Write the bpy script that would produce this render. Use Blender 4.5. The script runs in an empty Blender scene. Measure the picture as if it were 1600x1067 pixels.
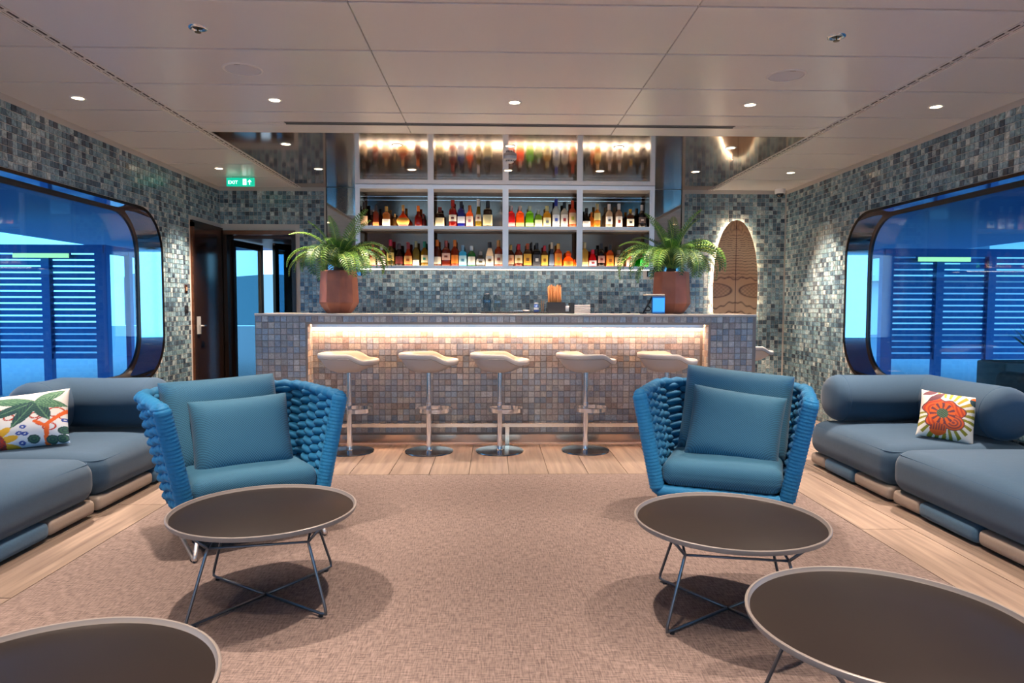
import bpy, bmesh, math, random
from mathutils import Vector, Matrix
from mathutils.geometry import tessellate_polygon
random.seed(7)
PI = math.pi
SC = bpy.context.scene
COL = SC.collection

# ------------------------------------------------------------------ camera
def look(yaw, pitch, roll):
    F = Vector((math.sin(yaw)*math.cos(pitch), math.cos(yaw)*math.cos(pitch), -math.sin(pitch)))
    R = Vector((math.cos(yaw), -math.sin(yaw), 0))
    D = F.cross(R)
    c, s = math.cos(roll), math.sin(roll)
    Rr, Dr = R*c - D*s, R*s + D*c
    m = Matrix((Rr, -Dr, -F)).transposed().to_4x4()
    return m
cam_data = bpy.data.cameras.new('camera')
cam = bpy.data.objects.new('camera', cam_data); COL.objects.link(cam)
cam.matrix_world = Matrix.Translation((0, 0, 1.25)) @ look(0.02587, 0.05285, 0.0025)
cam_data.sensor_width = 36; cam_data.lens = 24.0; cam_data.clip_start = 0.05; cam_data.clip_end = 400
SC.camera = cam

# ------------------------------------------------------------------ world, exposure
W = bpy.data.worlds.new('daylight'); SC.world = W; W.use_nodes = True
wn = W.node_tree; wn.nodes.clear()
wo = wn.nodes.new('ShaderNodeOutputWorld'); wb = wn.nodes.new('ShaderNodeBackground')
wtc = wn.nodes.new('ShaderNodeTexCoord'); wnz = wn.nodes.new('ShaderNodeTexNoise'); wr = wn.nodes.new('ShaderNodeValToRGB')
wnz.inputs['Scale'].default_value = 2.2; wnz.inputs['Detail'].default_value = 5
wr.color_ramp.elements[0].position = 0.38; wr.color_ramp.elements[0].color = (0.38, 0.66, 1.0, 1)
wr.color_ramp.elements[1].position = 0.62; wr.color_ramp.elements[1].color = (0.74, 0.92, 1.0, 1)
wn.links.new(wtc.outputs['Generated'], wnz.inputs['Vector']); wn.links.new(wnz.outputs['Fac'], wr.inputs['Fac'])
wn.links.new(wr.outputs['Color'], wb.inputs['Color']); wb.inputs['Strength'].default_value = 2.9
wn.links.new(wb.outputs[0], wo.inputs['Surface'])
SC.view_settings.view_transform = 'Standard'; SC.view_settings.look = 'None'
SC.view_settings.gamma = 1; SC.view_settings.use_curve_mapping = False
SC.view_settings.exposure = 0.52
DOWNLIGHT_W = 250
WARM = (1.0, 0.81, 0.66)
try:
    SC.cycles.max_bounces = 8; SC.cycles.diffuse_bounces = 4; SC.cycles.glossy_bounces = 4
    SC.cycles.transparent_max_bounces = 12; SC.cycles.transmission_bounces = 6
    SC.cycles.sample_clamp_indirect = 6.0; SC.cycles.caustics_reflective = False; SC.cycles.caustics_refractive = False
except Exception: pass

# ------------------------------------------------------------------ materials
def lin(h):
    if isinstance(h, str):
        h = h.lstrip('#'); c = [int(h[i:i+2], 16)/255 for i in (0, 2, 4)]
    else: c = [v/255 for v in h]
    return tuple(v/12.92 if v <= 0.04045 else ((v+0.055)/1.055)**2.4 for v in c) + (1,)
def newmat(name):
    m = bpy.data.materials.new(name); m.use_nodes = True
    nt = m.node_tree; b = nt.nodes['Principled BSDF']
    return m, nt, b
def nd(nt, t, **k):
    n = nt.nodes.new(t)
    for a, v in k.items():
        if hasattr(n, a): setattr(n, a, v)
        else: n.inputs[a].default_value = v
    return n
MATS = {}
def pmat(name, col, rough=0.5, metal=0.0, emit=None, es=0.0, nscale=0, namt=0.0, bump=0.0, bscale=60, sheen=0.0, coat=0.0, spec=None, trans=0.0):
    if name in MATS: return MATS[name]
    m, nt, b = newmat(name); c = lin(col) if not (isinstance(col, tuple) and len(col) == 4) else col
    b.inputs['Base Color'].default_value = c; b.inputs['Roughness'].default_value = rough; b.inputs['Metallic'].default_value = metal
    if spec is not None: b.inputs['Specular IOR Level'].default_value = spec
    if sheen: b.inputs['Sheen Weight'].default_value = sheen
    if coat: b.inputs['Coat Weight'].default_value = coat; b.inputs['Coat Roughness'].default_value = 0.1
    if trans: b.inputs['Transmission Weight'].default_value = trans
    if emit is not None:
        b.inputs['Emission Color'].default_value = lin(emit) if not (isinstance(emit, tuple) and len(emit) == 4) else emit
        b.inputs['Emission Strength'].default_value = es
    if nscale:
        tc = nd(nt, 'ShaderNodeTexCoord'); n = nd(nt, 'ShaderNodeTexNoise', Scale=nscale, Detail=4.0)
        nt.links.new(tc.outputs['Object'], n.inputs['Vector'])
        mx = nd(nt, 'ShaderNodeMixRGB', blend_type='OVERLAY'); mx.inputs['Fac'].default_value = namt
        mx.inputs['Color1'].default_value = c; nt.links.new(n.outputs['Fac'], mx.inputs['Color2']); nt.links.new(mx.outputs['Color'], b.inputs['Base Color'])
    if bump:
        tc = nd(nt, 'ShaderNodeTexCoord'); n = nd(nt, 'ShaderNodeTexNoise', Scale=bscale, Detail=3.0)
        nt.links.new(tc.outputs['Object'], n.inputs['Vector'])
        bp = nd(nt, 'ShaderNodeBump', Strength=bump, Distance=0.01)
        nt.links.new(n.outputs['Fac'], bp.inputs['Height']); nt.links.new(bp.outputs['Normal'], b.inputs['Normal'])
    MATS[name] = m; return m

def tile_mat(name, stops, vein=0.5, rough=0.18, vscale=28):
    m, nt, b = newmat(name)
    oi = nd(nt, 'ShaderNodeObjectInfo'); g = nd(nt, 'ShaderNodeNewGeometry')
    ad = nd(nt, 'ShaderNodeMath', operation='ADD'); fr = nd(nt, 'ShaderNodeMath', operation='FRACT')
    nt.links.new(oi.outputs['Random'], ad.inputs[0]); nt.links.new(g.outputs['Random Per Island'], ad.inputs[1]); nt.links.new(ad.outputs[0], fr.inputs[0])
    r = nd(nt, 'ShaderNodeValToRGB'); r.color_ramp.interpolation = 'CONSTANT'
    while len(r.color_ramp.elements) < len(stops): r.color_ramp.elements.new(0.5)
    for e, (p, c) in zip(r.color_ramp.elements, stops): e.position = p; e.color = lin(c)
    nt.links.new(fr.outputs[0], r.inputs['Fac'])
    n = nd(nt, 'ShaderNodeTexNoise', Scale=vscale, Detail=5.0, Distortion=1.2); nt.links.new(g.outputs['Position'], n.inputs['Vector'])
    rp = nd(nt, 'ShaderNodeValToRGB'); rp.color_ramp.elements[0].position = 0.33; rp.color_ramp.elements[1].position = 0.68
    rp.color_ramp.elements[0].color = (0.12, 0.12, 0.12, 1); rp.color_ramp.elements[1].color = (0.9, 0.9, 0.9, 1)
    nt.links.new(n.outputs['Fac'], rp.inputs['Fac'])
    mx = nd(nt, 'ShaderNodeMixRGB', blend_type='OVERLAY'); mx.inputs['Fac'].default_value = vein
    nt.links.new(r.outputs['Color'], mx.inputs['Color1']); nt.links.new(rp.outputs['Color'], mx.inputs['Color2'])
    nt.links.new(mx.outputs['Color'], b.inputs['Base Color']); b.inputs['Roughness'].default_value = rough
    bp = nd(nt, 'ShaderNodeBump', Strength=0.15, Distance=0.004); n2 = nd(nt, 'ShaderNodeTexNoise', Scale=40.0); nt.links.new(g.outputs['Position'], n2.inputs['Vector'])
    nt.links.new(n2.outputs['Fac'], bp.inputs['Height']); nt.links.new(bp.outputs['Normal'], b.inputs['Normal'])
    return m
M_TILE = tile_mat('slate_blue_mosaic', [(0, '#7c949c'), (.14, '#68818c'), (.28, '#8da1a6'), (.40, '#566c78'), (.52, '#9fadad'), (.62, '#4f5d67'), (.72, '#7c969a'), (.82, '#404b55'), (.90, '#b7bfba'), (.95, '#8b999b')], vein=.6)
M_BART = tile_mat('sand_and_slate_mosaic', [(0, '#a89e9a'), (.15, '#999795'), (.3, '#9fa0a4'), (.42, '#88909a'), (.55, '#b2aba2'), (.68, '#92867f'), (.78, '#98a2ad'), (.88, '#b9b8b6'), (.95, '#7d858e')], vein=.3, rough=.3, vscale=45)
M_GROUT = pmat('pale_grout', '#c2bab0', .8); M_GROUTB = pmat('bar_grout', '#8f847c', .8)
M_WALLFAR = tile_mat('slate_wall_plain', [(0, '#6f8793'), (.5, '#5c7583')], vein=.8)

def vcol_mat(name, rough=0.7, coat=0, bump=0):
    m, nt, b = newmat(name); a = nd(nt, 'ShaderNodeAttribute'); a.attribute_name = 'Col'
    nt.links.new(a.outputs['Color'], b.inputs['Base Color']); b.inputs['Roughness'].default_value = rough
    if coat: b.inputs['Coat Weight'].default_value = coat; b.inputs['Coat Roughness'].default_value = .08
    return m

def wood_floor_mat():
    m, nt, b = newmat('pale_oak_plank'); oi = nd(nt, 'ShaderNodeObjectInfo'); g = nd(nt, 'ShaderNodeNewGeometry')
    mp = nd(nt, 'ShaderNodeMapping'); mp.inputs['Scale'].default_value = (26, 1.6, 1); nt.links.new(g.outputs['Position'], mp.inputs['Vector'])
    ofs = nd(nt, 'ShaderNodeVectorMath', operation='ADD'); nt.links.new(mp.outputs[0], ofs.inputs[0])
    cm = nd(nt, 'ShaderNodeCombineXYZ'); mul = nd(nt, 'ShaderNodeMath', operation='MULTIPLY'); mul.inputs[1].default_value = 37
    nt.links.new(oi.outputs['Random'], mul.inputs[0]); nt.links.new(mul.outputs[0], cm.inputs[1]); nt.links.new(cm.outputs[0], ofs.inputs[1])
    n = nd(nt, 'ShaderNodeTexNoise', Scale=1.0, Detail=6.0, Distortion=.6); nt.links.new(ofs.outputs[0], n.inputs['Vector'])
    r = nd(nt, 'ShaderNodeValToRGB'); r.color_ramp.elements[0].position = .3; r.color_ramp.elements[1].position = .72
    r.color_ramp.elements[0].color = lin('#74635a'); r.color_ramp.elements[1].color = lin('#9e8a7b'); nt.links.new(n.outputs['Fac'], r.inputs['Fac'])
    hs = nd(nt, 'ShaderNodeHueSaturation'); v = nd(nt, 'ShaderNodeMapRange'); v.inputs['To Min'].default_value = .88; v.inputs['To Max'].default_value = 1.1
    nt.links.new(oi.outputs['Random'], v.inputs['Value']); nt.links.new(v.outputs[0], hs.inputs['Value']); nt.links.new(r.outputs['Color'], hs.inputs['Color'])
    nt.links.new(hs.outputs['Color'], b.inputs['Base Color']); b.inputs['Roughness'].default_value = .42
    return m
M_OAK = wood_floor_mat()

def carpet_mat():
    m, nt, b = newmat('woven_beige_carpet'); g = nd(nt, 'ShaderNodeNewGeometry')
    outs = []
    for sc in ((170, 22, 1), (22, 170, 1)):
        mp = nd(nt, 'ShaderNodeMapping'); mp.inputs['Scale'].default_value = sc; nt.links.new(g.outputs['Position'], mp.inputs['Vector'])
        n = nd(nt, 'ShaderNodeTexNoise', Scale=1.0, Detail=2.0); nt.links.new(mp.outputs[0], n.inputs['Vector']); outs.append(n)
    ad = nd(nt, 'ShaderNodeMath', operation='ADD'); nt.links.new(outs[0].outputs['Fac'], ad.inputs[0]); nt.links.new(outs[1].outputs['Fac'], ad.inputs[1])
    r = nd(nt, 'ShaderNodeValToRGB'); r.color_ramp.elements[0].position = .36; r.color_ramp.elements[1].position = .64
    r.color_ramp.elements[0].color = lin('#564843'); r.color_ramp.elements[1].color = lin('#897771')
    h = nd(nt, 'ShaderNodeMath', operation='MULTIPLY'); h.inputs[1].default_value = .5; nt.links.new(ad.outputs[0], h.inputs[0]); nt.links.new(h.outputs[0], r.inputs['Fac'])
    nt.links.new(r.outputs['Color'], b.inputs['Base Color']); b.inputs['Roughness'].default_value = .9
    bp = nd(nt, 'ShaderNodeBump', Strength=.5, Distance=.004); nt.links.new(h.outputs[0], bp.inputs['Height']); nt.links.new(bp.outputs['Normal'], b.inputs['Normal'])
    return m
M_CARPET = carpet_mat()

def knit_mat(name, c1, c2, sc):
    m, nt, b = newmat(name); tc = nd(nt, 'ShaderNodeTexCoord'); sp = nd(nt, 'ShaderNodeSeparateXYZ'); nt.links.new(tc.outputs['Object'], sp.inputs[0])
    yz = nd(nt, 'ShaderNodeMath', operation='ADD'); nt.links.new(sp.outputs[1], yz.inputs[0]); nt.links.new(sp.outputs[2], yz.inputs[1]); sn = []
    for src in (sp.outputs[0], yz.outputs[0]):
        k = nd(nt, 'ShaderNodeMath', operation='MULTIPLY'); k.inputs[1].default_value = sc; nt.links.new(src, k.inputs[0])
        q = nd(nt, 'ShaderNodeMath', operation='SINE'); nt.links.new(k.outputs[0], q.inputs[0]); sn.append(q)
    pr = nd(nt, 'ShaderNodeMath', operation='MULTIPLY'); nt.links.new(sn[0].outputs[0], pr.inputs[0]); nt.links.new(sn[1].outputs[0], pr.inputs[1])
    mr = nd(nt, 'ShaderNodeMapRange'); mr.inputs['From Min'].default_value = -.6; mr.inputs['From Max'].default_value = .6; nt.links.new(pr.outputs[0], mr.inputs['Value'])
    mx = nd(nt, 'ShaderNodeMixRGB'); mx.inputs['Color1'].default_value = lin(c2); mx.inputs['Color2'].default_value = lin(c1); nt.links.new(mr.outputs[0], mx.inputs['Fac']); nt.links.new(mx.outputs['Color'], b.inputs['Base Color'])
    b.inputs['Roughness'].default_value = .8; b.inputs['Sheen Weight'].default_value = .1
    n = nd(nt, 'ShaderNodeTexNoise', Scale=9.0); nt.links.new(tc.outputs['Object'], n.inputs['Vector'])
    bp = nd(nt, 'ShaderNodeBump', Strength=.25, Distance=.02); nt.links.new(n.outputs['Fac'], bp.inputs['Height']); nt.links.new(bp.outputs['Normal'], b.inputs['Normal'])
    return m
M_KNIT = knit_mat('teal_knit', '#31718f', '#174864', 480.0)
def schlick(nt, f0):
    lw = nd(nt, 'ShaderNodeLayerWeight'); lw.inputs['Blend'].default_value = .5
    p = nd(nt, 'ShaderNodeMath', operation='POWER'); p.inputs[1].default_value = 5.0; nt.links.new(lw.outputs['Facing'], p.inputs[0])
    q = nd(nt, 'ShaderNodeMath', operation='MULTIPLY_ADD'); q.inputs[1].default_value = 1-f0; q.inputs[2].default_value = f0; nt.links.new(p.outputs[0], q.inputs[0])
    return q
def glass_mat(name, tint, ior=1.5, refl=1.0):
    m = bpy.data.materials.new(name); m.use_nodes = True; nt = m.node_tree; nt.nodes.clear()
    o = nd(nt, 'ShaderNodeOutputMaterial'); t = nd(nt, 'ShaderNodeBsdfTransparent'); gl = nd(nt, 'ShaderNodeBsdfGlossy'); f = schlick(nt, ((ior-1)/(ior+1))**2); mx = nd(nt, 'ShaderNodeMixShader')
    t.inputs['Color'].default_value = tint; gl.inputs['Roughness'].default_value = 0.0
    nt.links.new(f.outputs[0], mx.inputs[0]); nt.links.new(t.outputs[0], mx.inputs[1]); nt.links.new(gl.outputs[0], mx.inputs[2]); nt.links.new(mx.outputs[0], o.inputs['Surface'])
    return m
M_GLASS = glass_mat('blue_tinted_glass', (.42, .76, .98, 1), 1.45)
M_CLEAR = glass_mat('clear_glass', (.93, .97, .98, 1), 1.4)
M_DOORG = glass_mat('door_glass', (.42, .62, .72, 1), 1.5)
BOT = {}
def bottle_mat(hexc, dark=False):
    if hexc in BOT: return BOT[hexc]
    m = bpy.data.materials.new('bottle_glass_' + hexc.strip('#')); m.use_nodes = True; nt = m.node_tree; nt.nodes.clear()
    c = lin(hexc)
    o = nd(nt, 'ShaderNodeOutputMaterial'); d = nd(nt, 'ShaderNodeBsdfDiffuse'); tl = nd(nt, 'ShaderNodeBsdfTranslucent'); tr = nd(nt, 'ShaderNodeBsdfTransparent'); gl = nd(nt, 'ShaderNodeBsdfGlossy')
    for s in (d, tl): s.inputs['Color'].default_value = c
    tr.inputs['Color'].default_value = tuple(min(1, v*1.1+.02) for v in c[:3]) + (1,)
    gl.inputs['Roughness'].default_value = .05
    m1 = nd(nt, 'ShaderNodeMixShader'); m1.inputs[0].default_value = .65; nt.links.new(d.outputs[0], m1.inputs[1]); nt.links.new(tl.outputs[0], m1.inputs[2])
    m2 = nd(nt, 'ShaderNodeMixShader'); m2.inputs[0].default_value = .3; nt.links.new(m1.outputs[0], m2.inputs[1]); nt.links.new(tr.outputs[0], m2.inputs[2])
    f = schlick(nt, .035)
    m3 = nd(nt, 'ShaderNodeMixShader'); nt.links.new(f.outputs[0], m3.inputs[0]); nt.links.new(m2.outputs[0], m3.inputs[1]); nt.links.new(gl.outputs[0], m3.inputs[2])
    nt.links.new(m3.outputs[0], o.inputs['Surface']); BOT[hexc] = m; return m

M_CEIL = pmat('warm_white_ceiling', '#f1edea', .27)
M_MIRC = pmat('bronze_mirror_ceiling', (.62, .45, .33, 1), .085, .88, bump=.02, bscale=3)
M_MIR = pmat('grey_mirror', (.40, .37, .33, 1), .03, 1.0)
M_MIRB = pmat('smoked_mirror', (.13, .108, .09, 1), .08, 1.0)
M_CHROME = pmat('chrome', (.88, .89, .92, 1), .16, 1.0)
M_STEEL = pmat('brushed_steel', (.80, .73, .70, 1), .40, 1.0)
M_BRONZE = pmat('dark_bronze', '#3a2a22', .25, .8)
M_COPPER = pmat('copper_trim', '#8a5a42', .25, .9)
M_REVEAL = pmat('polished_reveal', (.86, .80, .77, 1), .05, 1.0)
M_BLACK = pmat('matt_black', '#16161a', .5)
M_WHITE = pmat('white_plastic', '#eeeae6', .45)
M_SOFA = pmat('slate_blue_upholstery', '#24435c', .85, nscale=140, namt=.25, bump=.25, bscale=6, sheen=.15)
M_SOFAL = pmat('flap_blue_upholstery', '#365872', .85, nscale=140, namt=.25, sheen=.15)
M_SEAM = pmat('sofa_seam', '#33506a', .9)
M_TAUPE = pmat('taupe_leather', '#988a7f', .5, bump=.1, bscale=90)
M_ROPE = pmat('azure_rope', '#0d6f9f', .7, nscale=60, namt=.08, bump=.15, bscale=160, sheen=.04)
M_ROPED = pmat('azure_rope_shell', '#0b3c5c', .8)
M_TTOP = pmat('dark_brown_leather_top', '#251f1e', .5, bump=.05, bscale=400, spec=.2)
M_TRIM = pmat('taupe_grey_rim', '#857c76', .4, .0)
M_WIRE = pmat('gunmetal_wire', '#6b7078', .3, .85)
M_LEATHER = pmat('cream_leather', '#b8aea5', .45)
M_TERRA = pmat('copper_terracotta', '#9a5a42', .5, nscale=7, namt=.5)
M_LEAF = pmat('palm_green', '#5f8a35', .45, nscale=11, namt=.7)
M_LEAF2 = pmat('palm_dark_green', '#35602f', .5, nscale=11, namt=.5)
M_STEM = pmat('palm_stem', '#9aa84a', .5)
M_LED = pmat('led_warm', '#ffe6c8', .5, emit='#ffc294', es=80)
M_LEDS = pmat('shelf_light_panel', '#dfe9ee', .5, emit='#ffe9cc', es=10)
M_LAMP = pmat('downlight_lens', '#fff2e0', .5, emit='#ffe2b8', es=18)
M_BLUEP = pmat('daylight_blue_steel', '#1f5f9c', .5, .2)  # blue cast of the daylight put into the steel's colour
M_BLUES = pmat('daylight_blue_soffit', '#1a5a9c', .45)  # blue of the sky-lit shade put into the soffit's colour
M_DECK = pmat('deck_boards', '#5a6a7a', .6)

# ------------------------------------------------------------------ mesh helpers
class MB:
    def __init__(s): s.v = []; s.f = []
    def add(s, vs, fs):
        o = len(s.v); s.v += [tuple(v) for v in vs]; s.f += [tuple(i+o for i in f) for f in fs]; return s
    def box(s, a, b):
        x0, y0, z0 = a; x1, y1, z1 = b
        return s.add([(x0,y0,z0),(x1,y0,z0),(x1,y1,z0),(x0,y1,z0),(x0,y0,z1),(x1,y0,z1),(x1,y1,z1),(x0,y1,z1)],
                     [(0,3,2,1),(4,5,6,7),(0,1,5,4),(1,2,6,5),(2,3,7,6),(3,0,4,7)])
    def obox(s, M, d):
        x, y, z = (k/2 for k in d)
        vs = [M @ Vector(p) for p in [(-x,-y,-z),(x,-y,-z),(x,y,-z),(-x,y,-z),(-x,-y,z),(x,-y,z),(x,y,z),(-x,y,z)]]
        return s.add(vs, [(0,3,2,1),(4,5,6,7),(0,1,5,4),(1,2,6,5),(2,3,7,6),(3,0,4,7)])
    def tube(s, pts, r, n=8, closed=False, rf=None):
        pts = [Vector(p) for p in pts]; N = len(pts); rings = []
        prev = None
        for i, p in enumerate(pts):
            if closed: t = pts[(i+1) % N] - pts[i-1]
            else: t = pts[min(i+1, N-1)] - pts[max(i-1, 0)]
            t.normalize()
            if prev is None:
                a = Vector((0, 0, 1)) if abs(t.z) < .9 else Vector((1, 0, 0)); u = t.cross(a).normalized()
            else:
                u = prev - t*prev.dot(t)
                u.normalize()
            prev = u; w = t.cross(u); rr = r if rf is None else rf(i/(max(1, N-1)))
            rings.append([p + (u*math.cos(2*PI*k/n) + w*math.sin(2*PI*k/n))*rr for k in range(n)])
        vs = [q for rg in rings for q in rg]; fs = []
        for i in range(N if closed else N-1):
            j = (i+1) % N
            for k in range(n): fs.append((i*n+k, i*n+(k+1) % n, j*n+(k+1) % n, j*n+k))
        if not closed: fs.append(tuple(range(n))[::-1]); fs.append(tuple((N-1)*n+k for k in range(n)))
        return s.add(vs, fs)
    def lathe(s, prof, n=32, c=(0,0,0), e=2.0, sx=1, sy=1, a0=0, a1=2*PI, cap=True):
        full = abs(a1-a0-2*PI) < 1e-6; m = n if full else n+1; vs = []
        for r, z in prof:
            for k in range(m):
                t = a0+(a1-a0)*k/n; ct, st = math.cos(t), math.sin(t)
                q = (abs(ct)**e+abs(st)**e)**(-1/e)
                vs.append((c[0]+r*sx*ct*q, c[1]+r*sy*st*q, c[2]+z))
        fs = []
        for i in range(len(prof)-1):
            for k in range(n):
                k2 = (k+1) % m if full else k+1
                fs.append((i*m+k, i*m+k2, (i+1)*m+k2, (i+1)*m+k))
        if cap and full:
            if prof[0][0] > 1e-5: fs.append(tuple(range(m))[::-1])
            if prof[-1][0] > 1e-5: fs.append(tuple((len(prof)-1)*m+k for k in range(m)))
        return s.add(vs, fs)
    def rbox(s, d, r, c=(0,0,0), k=4, mid=3, fn=None):
        h = [x/2 for x in d]; rr = min(r, min(h)*.999)
        def par(hh):
            a = [-hh+rr*(1-math.cos(PI/2*i/k)) for i in range(k+1)]; b = [(-hh+rr)+(2*hh-2*rr)*i/mid for i in range(1, mid)]
            return a+b+[-x for x in a[::-1]]
        P = [par(x) for x in h]
        for ax in range(3):
            u, v = (ax+1) % 3, (ax+2) % 3
            for sg in (-1, 1):
                vs = []
                for a in P[u]:
                    for b in P[v]:
                        p = [0,0,0]; p[ax] = sg*h[ax]; p[u] = a; p[v] = b
                        q = [max(-(h[i]-rr), min(h[i]-rr, p[i])) for i in range(3)]
                        dd = Vector([p[i]-q[i] for i in range(3)])
                        if dd.length > 1e-9: dd = dd.normalized()*rr
                        w = Vector(q)+dd
                        if fn: w = fn(w, h)
                        vs.append((w.x+c[0], w.y+c[1], w.z+c[2]))
                nv = len(P[v]); fs = []
                for i in range(len(P[u])-1):
                    for j in range(nv-1):
                        f = (i*nv+j, (i+1)*nv+j, (i+1)*nv+j+1, i*nv+j+1); fs.append(f if sg > 0 else f[::-1])
                s.add(vs, fs)
        s.weld = True; return s
    def mesh(s, name, smooth=False, angle=None):
        me = bpy.data.meshes.new(name); me.from_pydata(s.v, [], s.f)
        if getattr(s, 'weld', False):
            b = bmesh.new(); b.from_mesh(me); bmesh.ops.remove_doubles(b, verts=b.verts, dist=1e-5); b.to_mesh(me); b.free()
        me.validate(); me.update()
        if smooth:
            me.polygons.foreach_set('use_smooth', [True]*len(me.polygons))
            if angle is not None:
                try: me.set_sharp_from_angle(angle=angle)
                except Exception: pass
        return me
    def build(s, name, mat, parent=None, smooth=False, angle=None, loc=None, rot=None):
        return link(name, s.mesh(name, smooth, angle), mat, parent, loc, rot)
def link(name, me, mat=None, parent=None, loc=None, rot=None):
    if mat is not None and not me.materials: me.materials.append(mat)
    o = bpy.data.objects.new(name, me); COL.objects.link(o)
    if parent is not None: o.parent = parent
    if loc is not None: o.location = loc
    if rot is not None: o.rotation_euler = rot
    return o
def empty(name, loc=(0,0,0), rz=0.0):
    o = bpy.data.objects.new(name, None); COL.objects.link(o); o.location = loc; o.rotation_euler = (0, 0, rz); o.empty_display_size = .1; return o
def tag(o, label=None, cat=None, group=None, kind=None):
    if label: o['label'] = label
    if cat: o['category'] = cat
    if group: o['group'] = group
    if kind: o['kind'] = kind
    return o
def struct(o, label=None): return tag(o, label, None, None, 'structure')
def rr(u0, u1, v0, v1, r, n=10):
    pts = []
    for cx, cy, a in ((u1-r, v1-r, 0), (u0+r, v1-r, PI/2), (u0+r, v0+r, PI), (u1-r, v0+r, 3*PI/2)):
        for k in range(n+1): t = a+PI/2*k/n; pts.append((cx+r*math.cos(t), cy+r*math.sin(t)))
    return pts
def slab(outer, holes, fm, depth):
    """fm(u,v,d)->xyz ; d runs 0..depth"""
    polys = [[Vector((u, v, 0)) for u, v in p] for p in [outer]+holes]; flat = [q for p in polys for q in p]
    tris = tessellate_polygon(polys); m = MB(); N = len(flat)
    vs = [fm(q.x, q.y, 0) for q in flat]+[fm(q.x, q.y, depth) for q in flat]
    fs = [tuple(t) for t in tris]+[tuple(i+N for i in t)[::-1] for t in tris]
    o = 0
    for p in polys:
        n = len(p)
        for k in range(n): fs.append((o+k, o+(k+1) % n, o+(k+1) % n+N, o+k+N))
        o += n
    m.add(vs, fs)
    return m
def fixn(o):
    b = bmesh.new(); b.from_mesh(o.data); bmesh.ops.recalc_face_normals(b, faces=b.faces); b.to_mesh(o.data); b.free(); return o
def ring(outer, inner, fm, depth): return slab(outer, [inner], fm, depth)

def tiles(parent, mat, fm, nrm, ud, vd, u0, u1, v0, v1, pitch, skip, gap=.0030, depth=.004, key=None, nparts=0, name='mosaic_tile'):
    """tiles laid on a wall: single objects for the ones that show largest, the rest as one mesh"""
    nu, nv = int((u1-u0)/pitch+.5), int((v1-v0)/pitch+.5); cells = []
    for i in range(nu):
        for j in range(nv):
            a, b = u0+i*pitch, v0+j*pitch
            if skip and skip(a, b, a+pitch, b+pitch): continue
            cells.append((a+pitch/2, b+pitch/2))
    h = pitch/2-gap/2; k = h-.0018
    loc = [(-h,-h,0),(h,-h,0),(h,h,0),(-h,h,0),(-k,-k,depth),(k,-k,depth),(k,k,depth),(-k,k,depth)]
    fcs = [(4,5,6,7),(0,1,5,4),(1,2,6,5),(2,3,7,6),(3,0,4,7)]
    U, V, Nn = Vector(ud), Vector(vd), Vector(nrm)
    single = []
    if key and nparts:
        cells.sort(key=key); single, cells = cells[:nparts], cells[nparts:]
        m = MB(); m.add([U*x+V*y+Nn*z for x, y, z in loc], fcs); me = m.mesh(name); me.materials.append(mat)
        for c in single: link(name, me, None, parent, fm(*c))
    m = MB()
    for c in cells:
        o = Vector(fm(*c)); m.add([o+U*x+V*y+Nn*z for x, y, z in loc], fcs)
    o = m.build('mosaic_field', mat, parent); tag(o, kind='stuff')
    return o

# ------------------------------------------------------------------ room shell
XL, XR, YB, YF, ZC = -3.25, 3.53, 8.24, -4.0, 2.64
P = .049
# floor
fl = MB().box((XL-.4, YF-.4, -.12), (XR+.4, YB+2.2, -.014)).build('floor', pmat('floor_screed', '#6e6258', .8)); struct(fl)
CX0, CX1, CY1 = -2.056, 2.056, 5.0
pw = .296
def plank(x0, x1, y0, y1):
    g = .0015; h = .0
    m = MB(); m.add([(x0+g,y0+g,-.014),(x1-g,y0+g,-.014),(x1-g,y1-g,-.014),(x0+g,y1-g,-.014),(x0+g+.001,y0+g+.001,h),(x1-g-.001,y0+g+.001,h),(x1-g-.001,y1-g-.001,h),(x0+g+.001,y1-g-.001,h)],
          [(4,5,6,7),(0,1,5,4),(1,2,6,5),(2,3,7,6),(3,0,4,7)])
    m.build('plank', M_OAK, fl)
xs = []; x = .109-pw*12
while x < XR: xs.append(x); x += pw
for i, x in enumerate(xs):
    a, b = max(x, XL), min(x+pw, XR)
    if b-a < .02: continue
    plank(a, b, CY1, YB)
    # beside the carpet the boards run on towards the viewer
yj = [YF, -1.7, .7, 2.35, 3.72, CY1]
for sx0, sx1 in ((XL, CX0), (CX1, XR)):
    n = 4 if sx0 < 0 else 5; w = (sx1-sx0)/n
    for i in range(n):
        ys = [YF]+[y+(.55 if i % 2 else 0) for y in yj[1:-1]]+[CY1]
        for j in range(len(ys)-1): plank(sx0+i*w, sx0+(i+1)*w, ys[j], ys[j+1])
cp = MB().box((CX0+.002, YF, -.0139), (CX1-.002, CY1-.002, -.0003)).build('carpet', M_CARPET)
tag(cp, 'large woven beige carpet laid between the two sofas in front of the bar', 'carpet')

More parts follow.
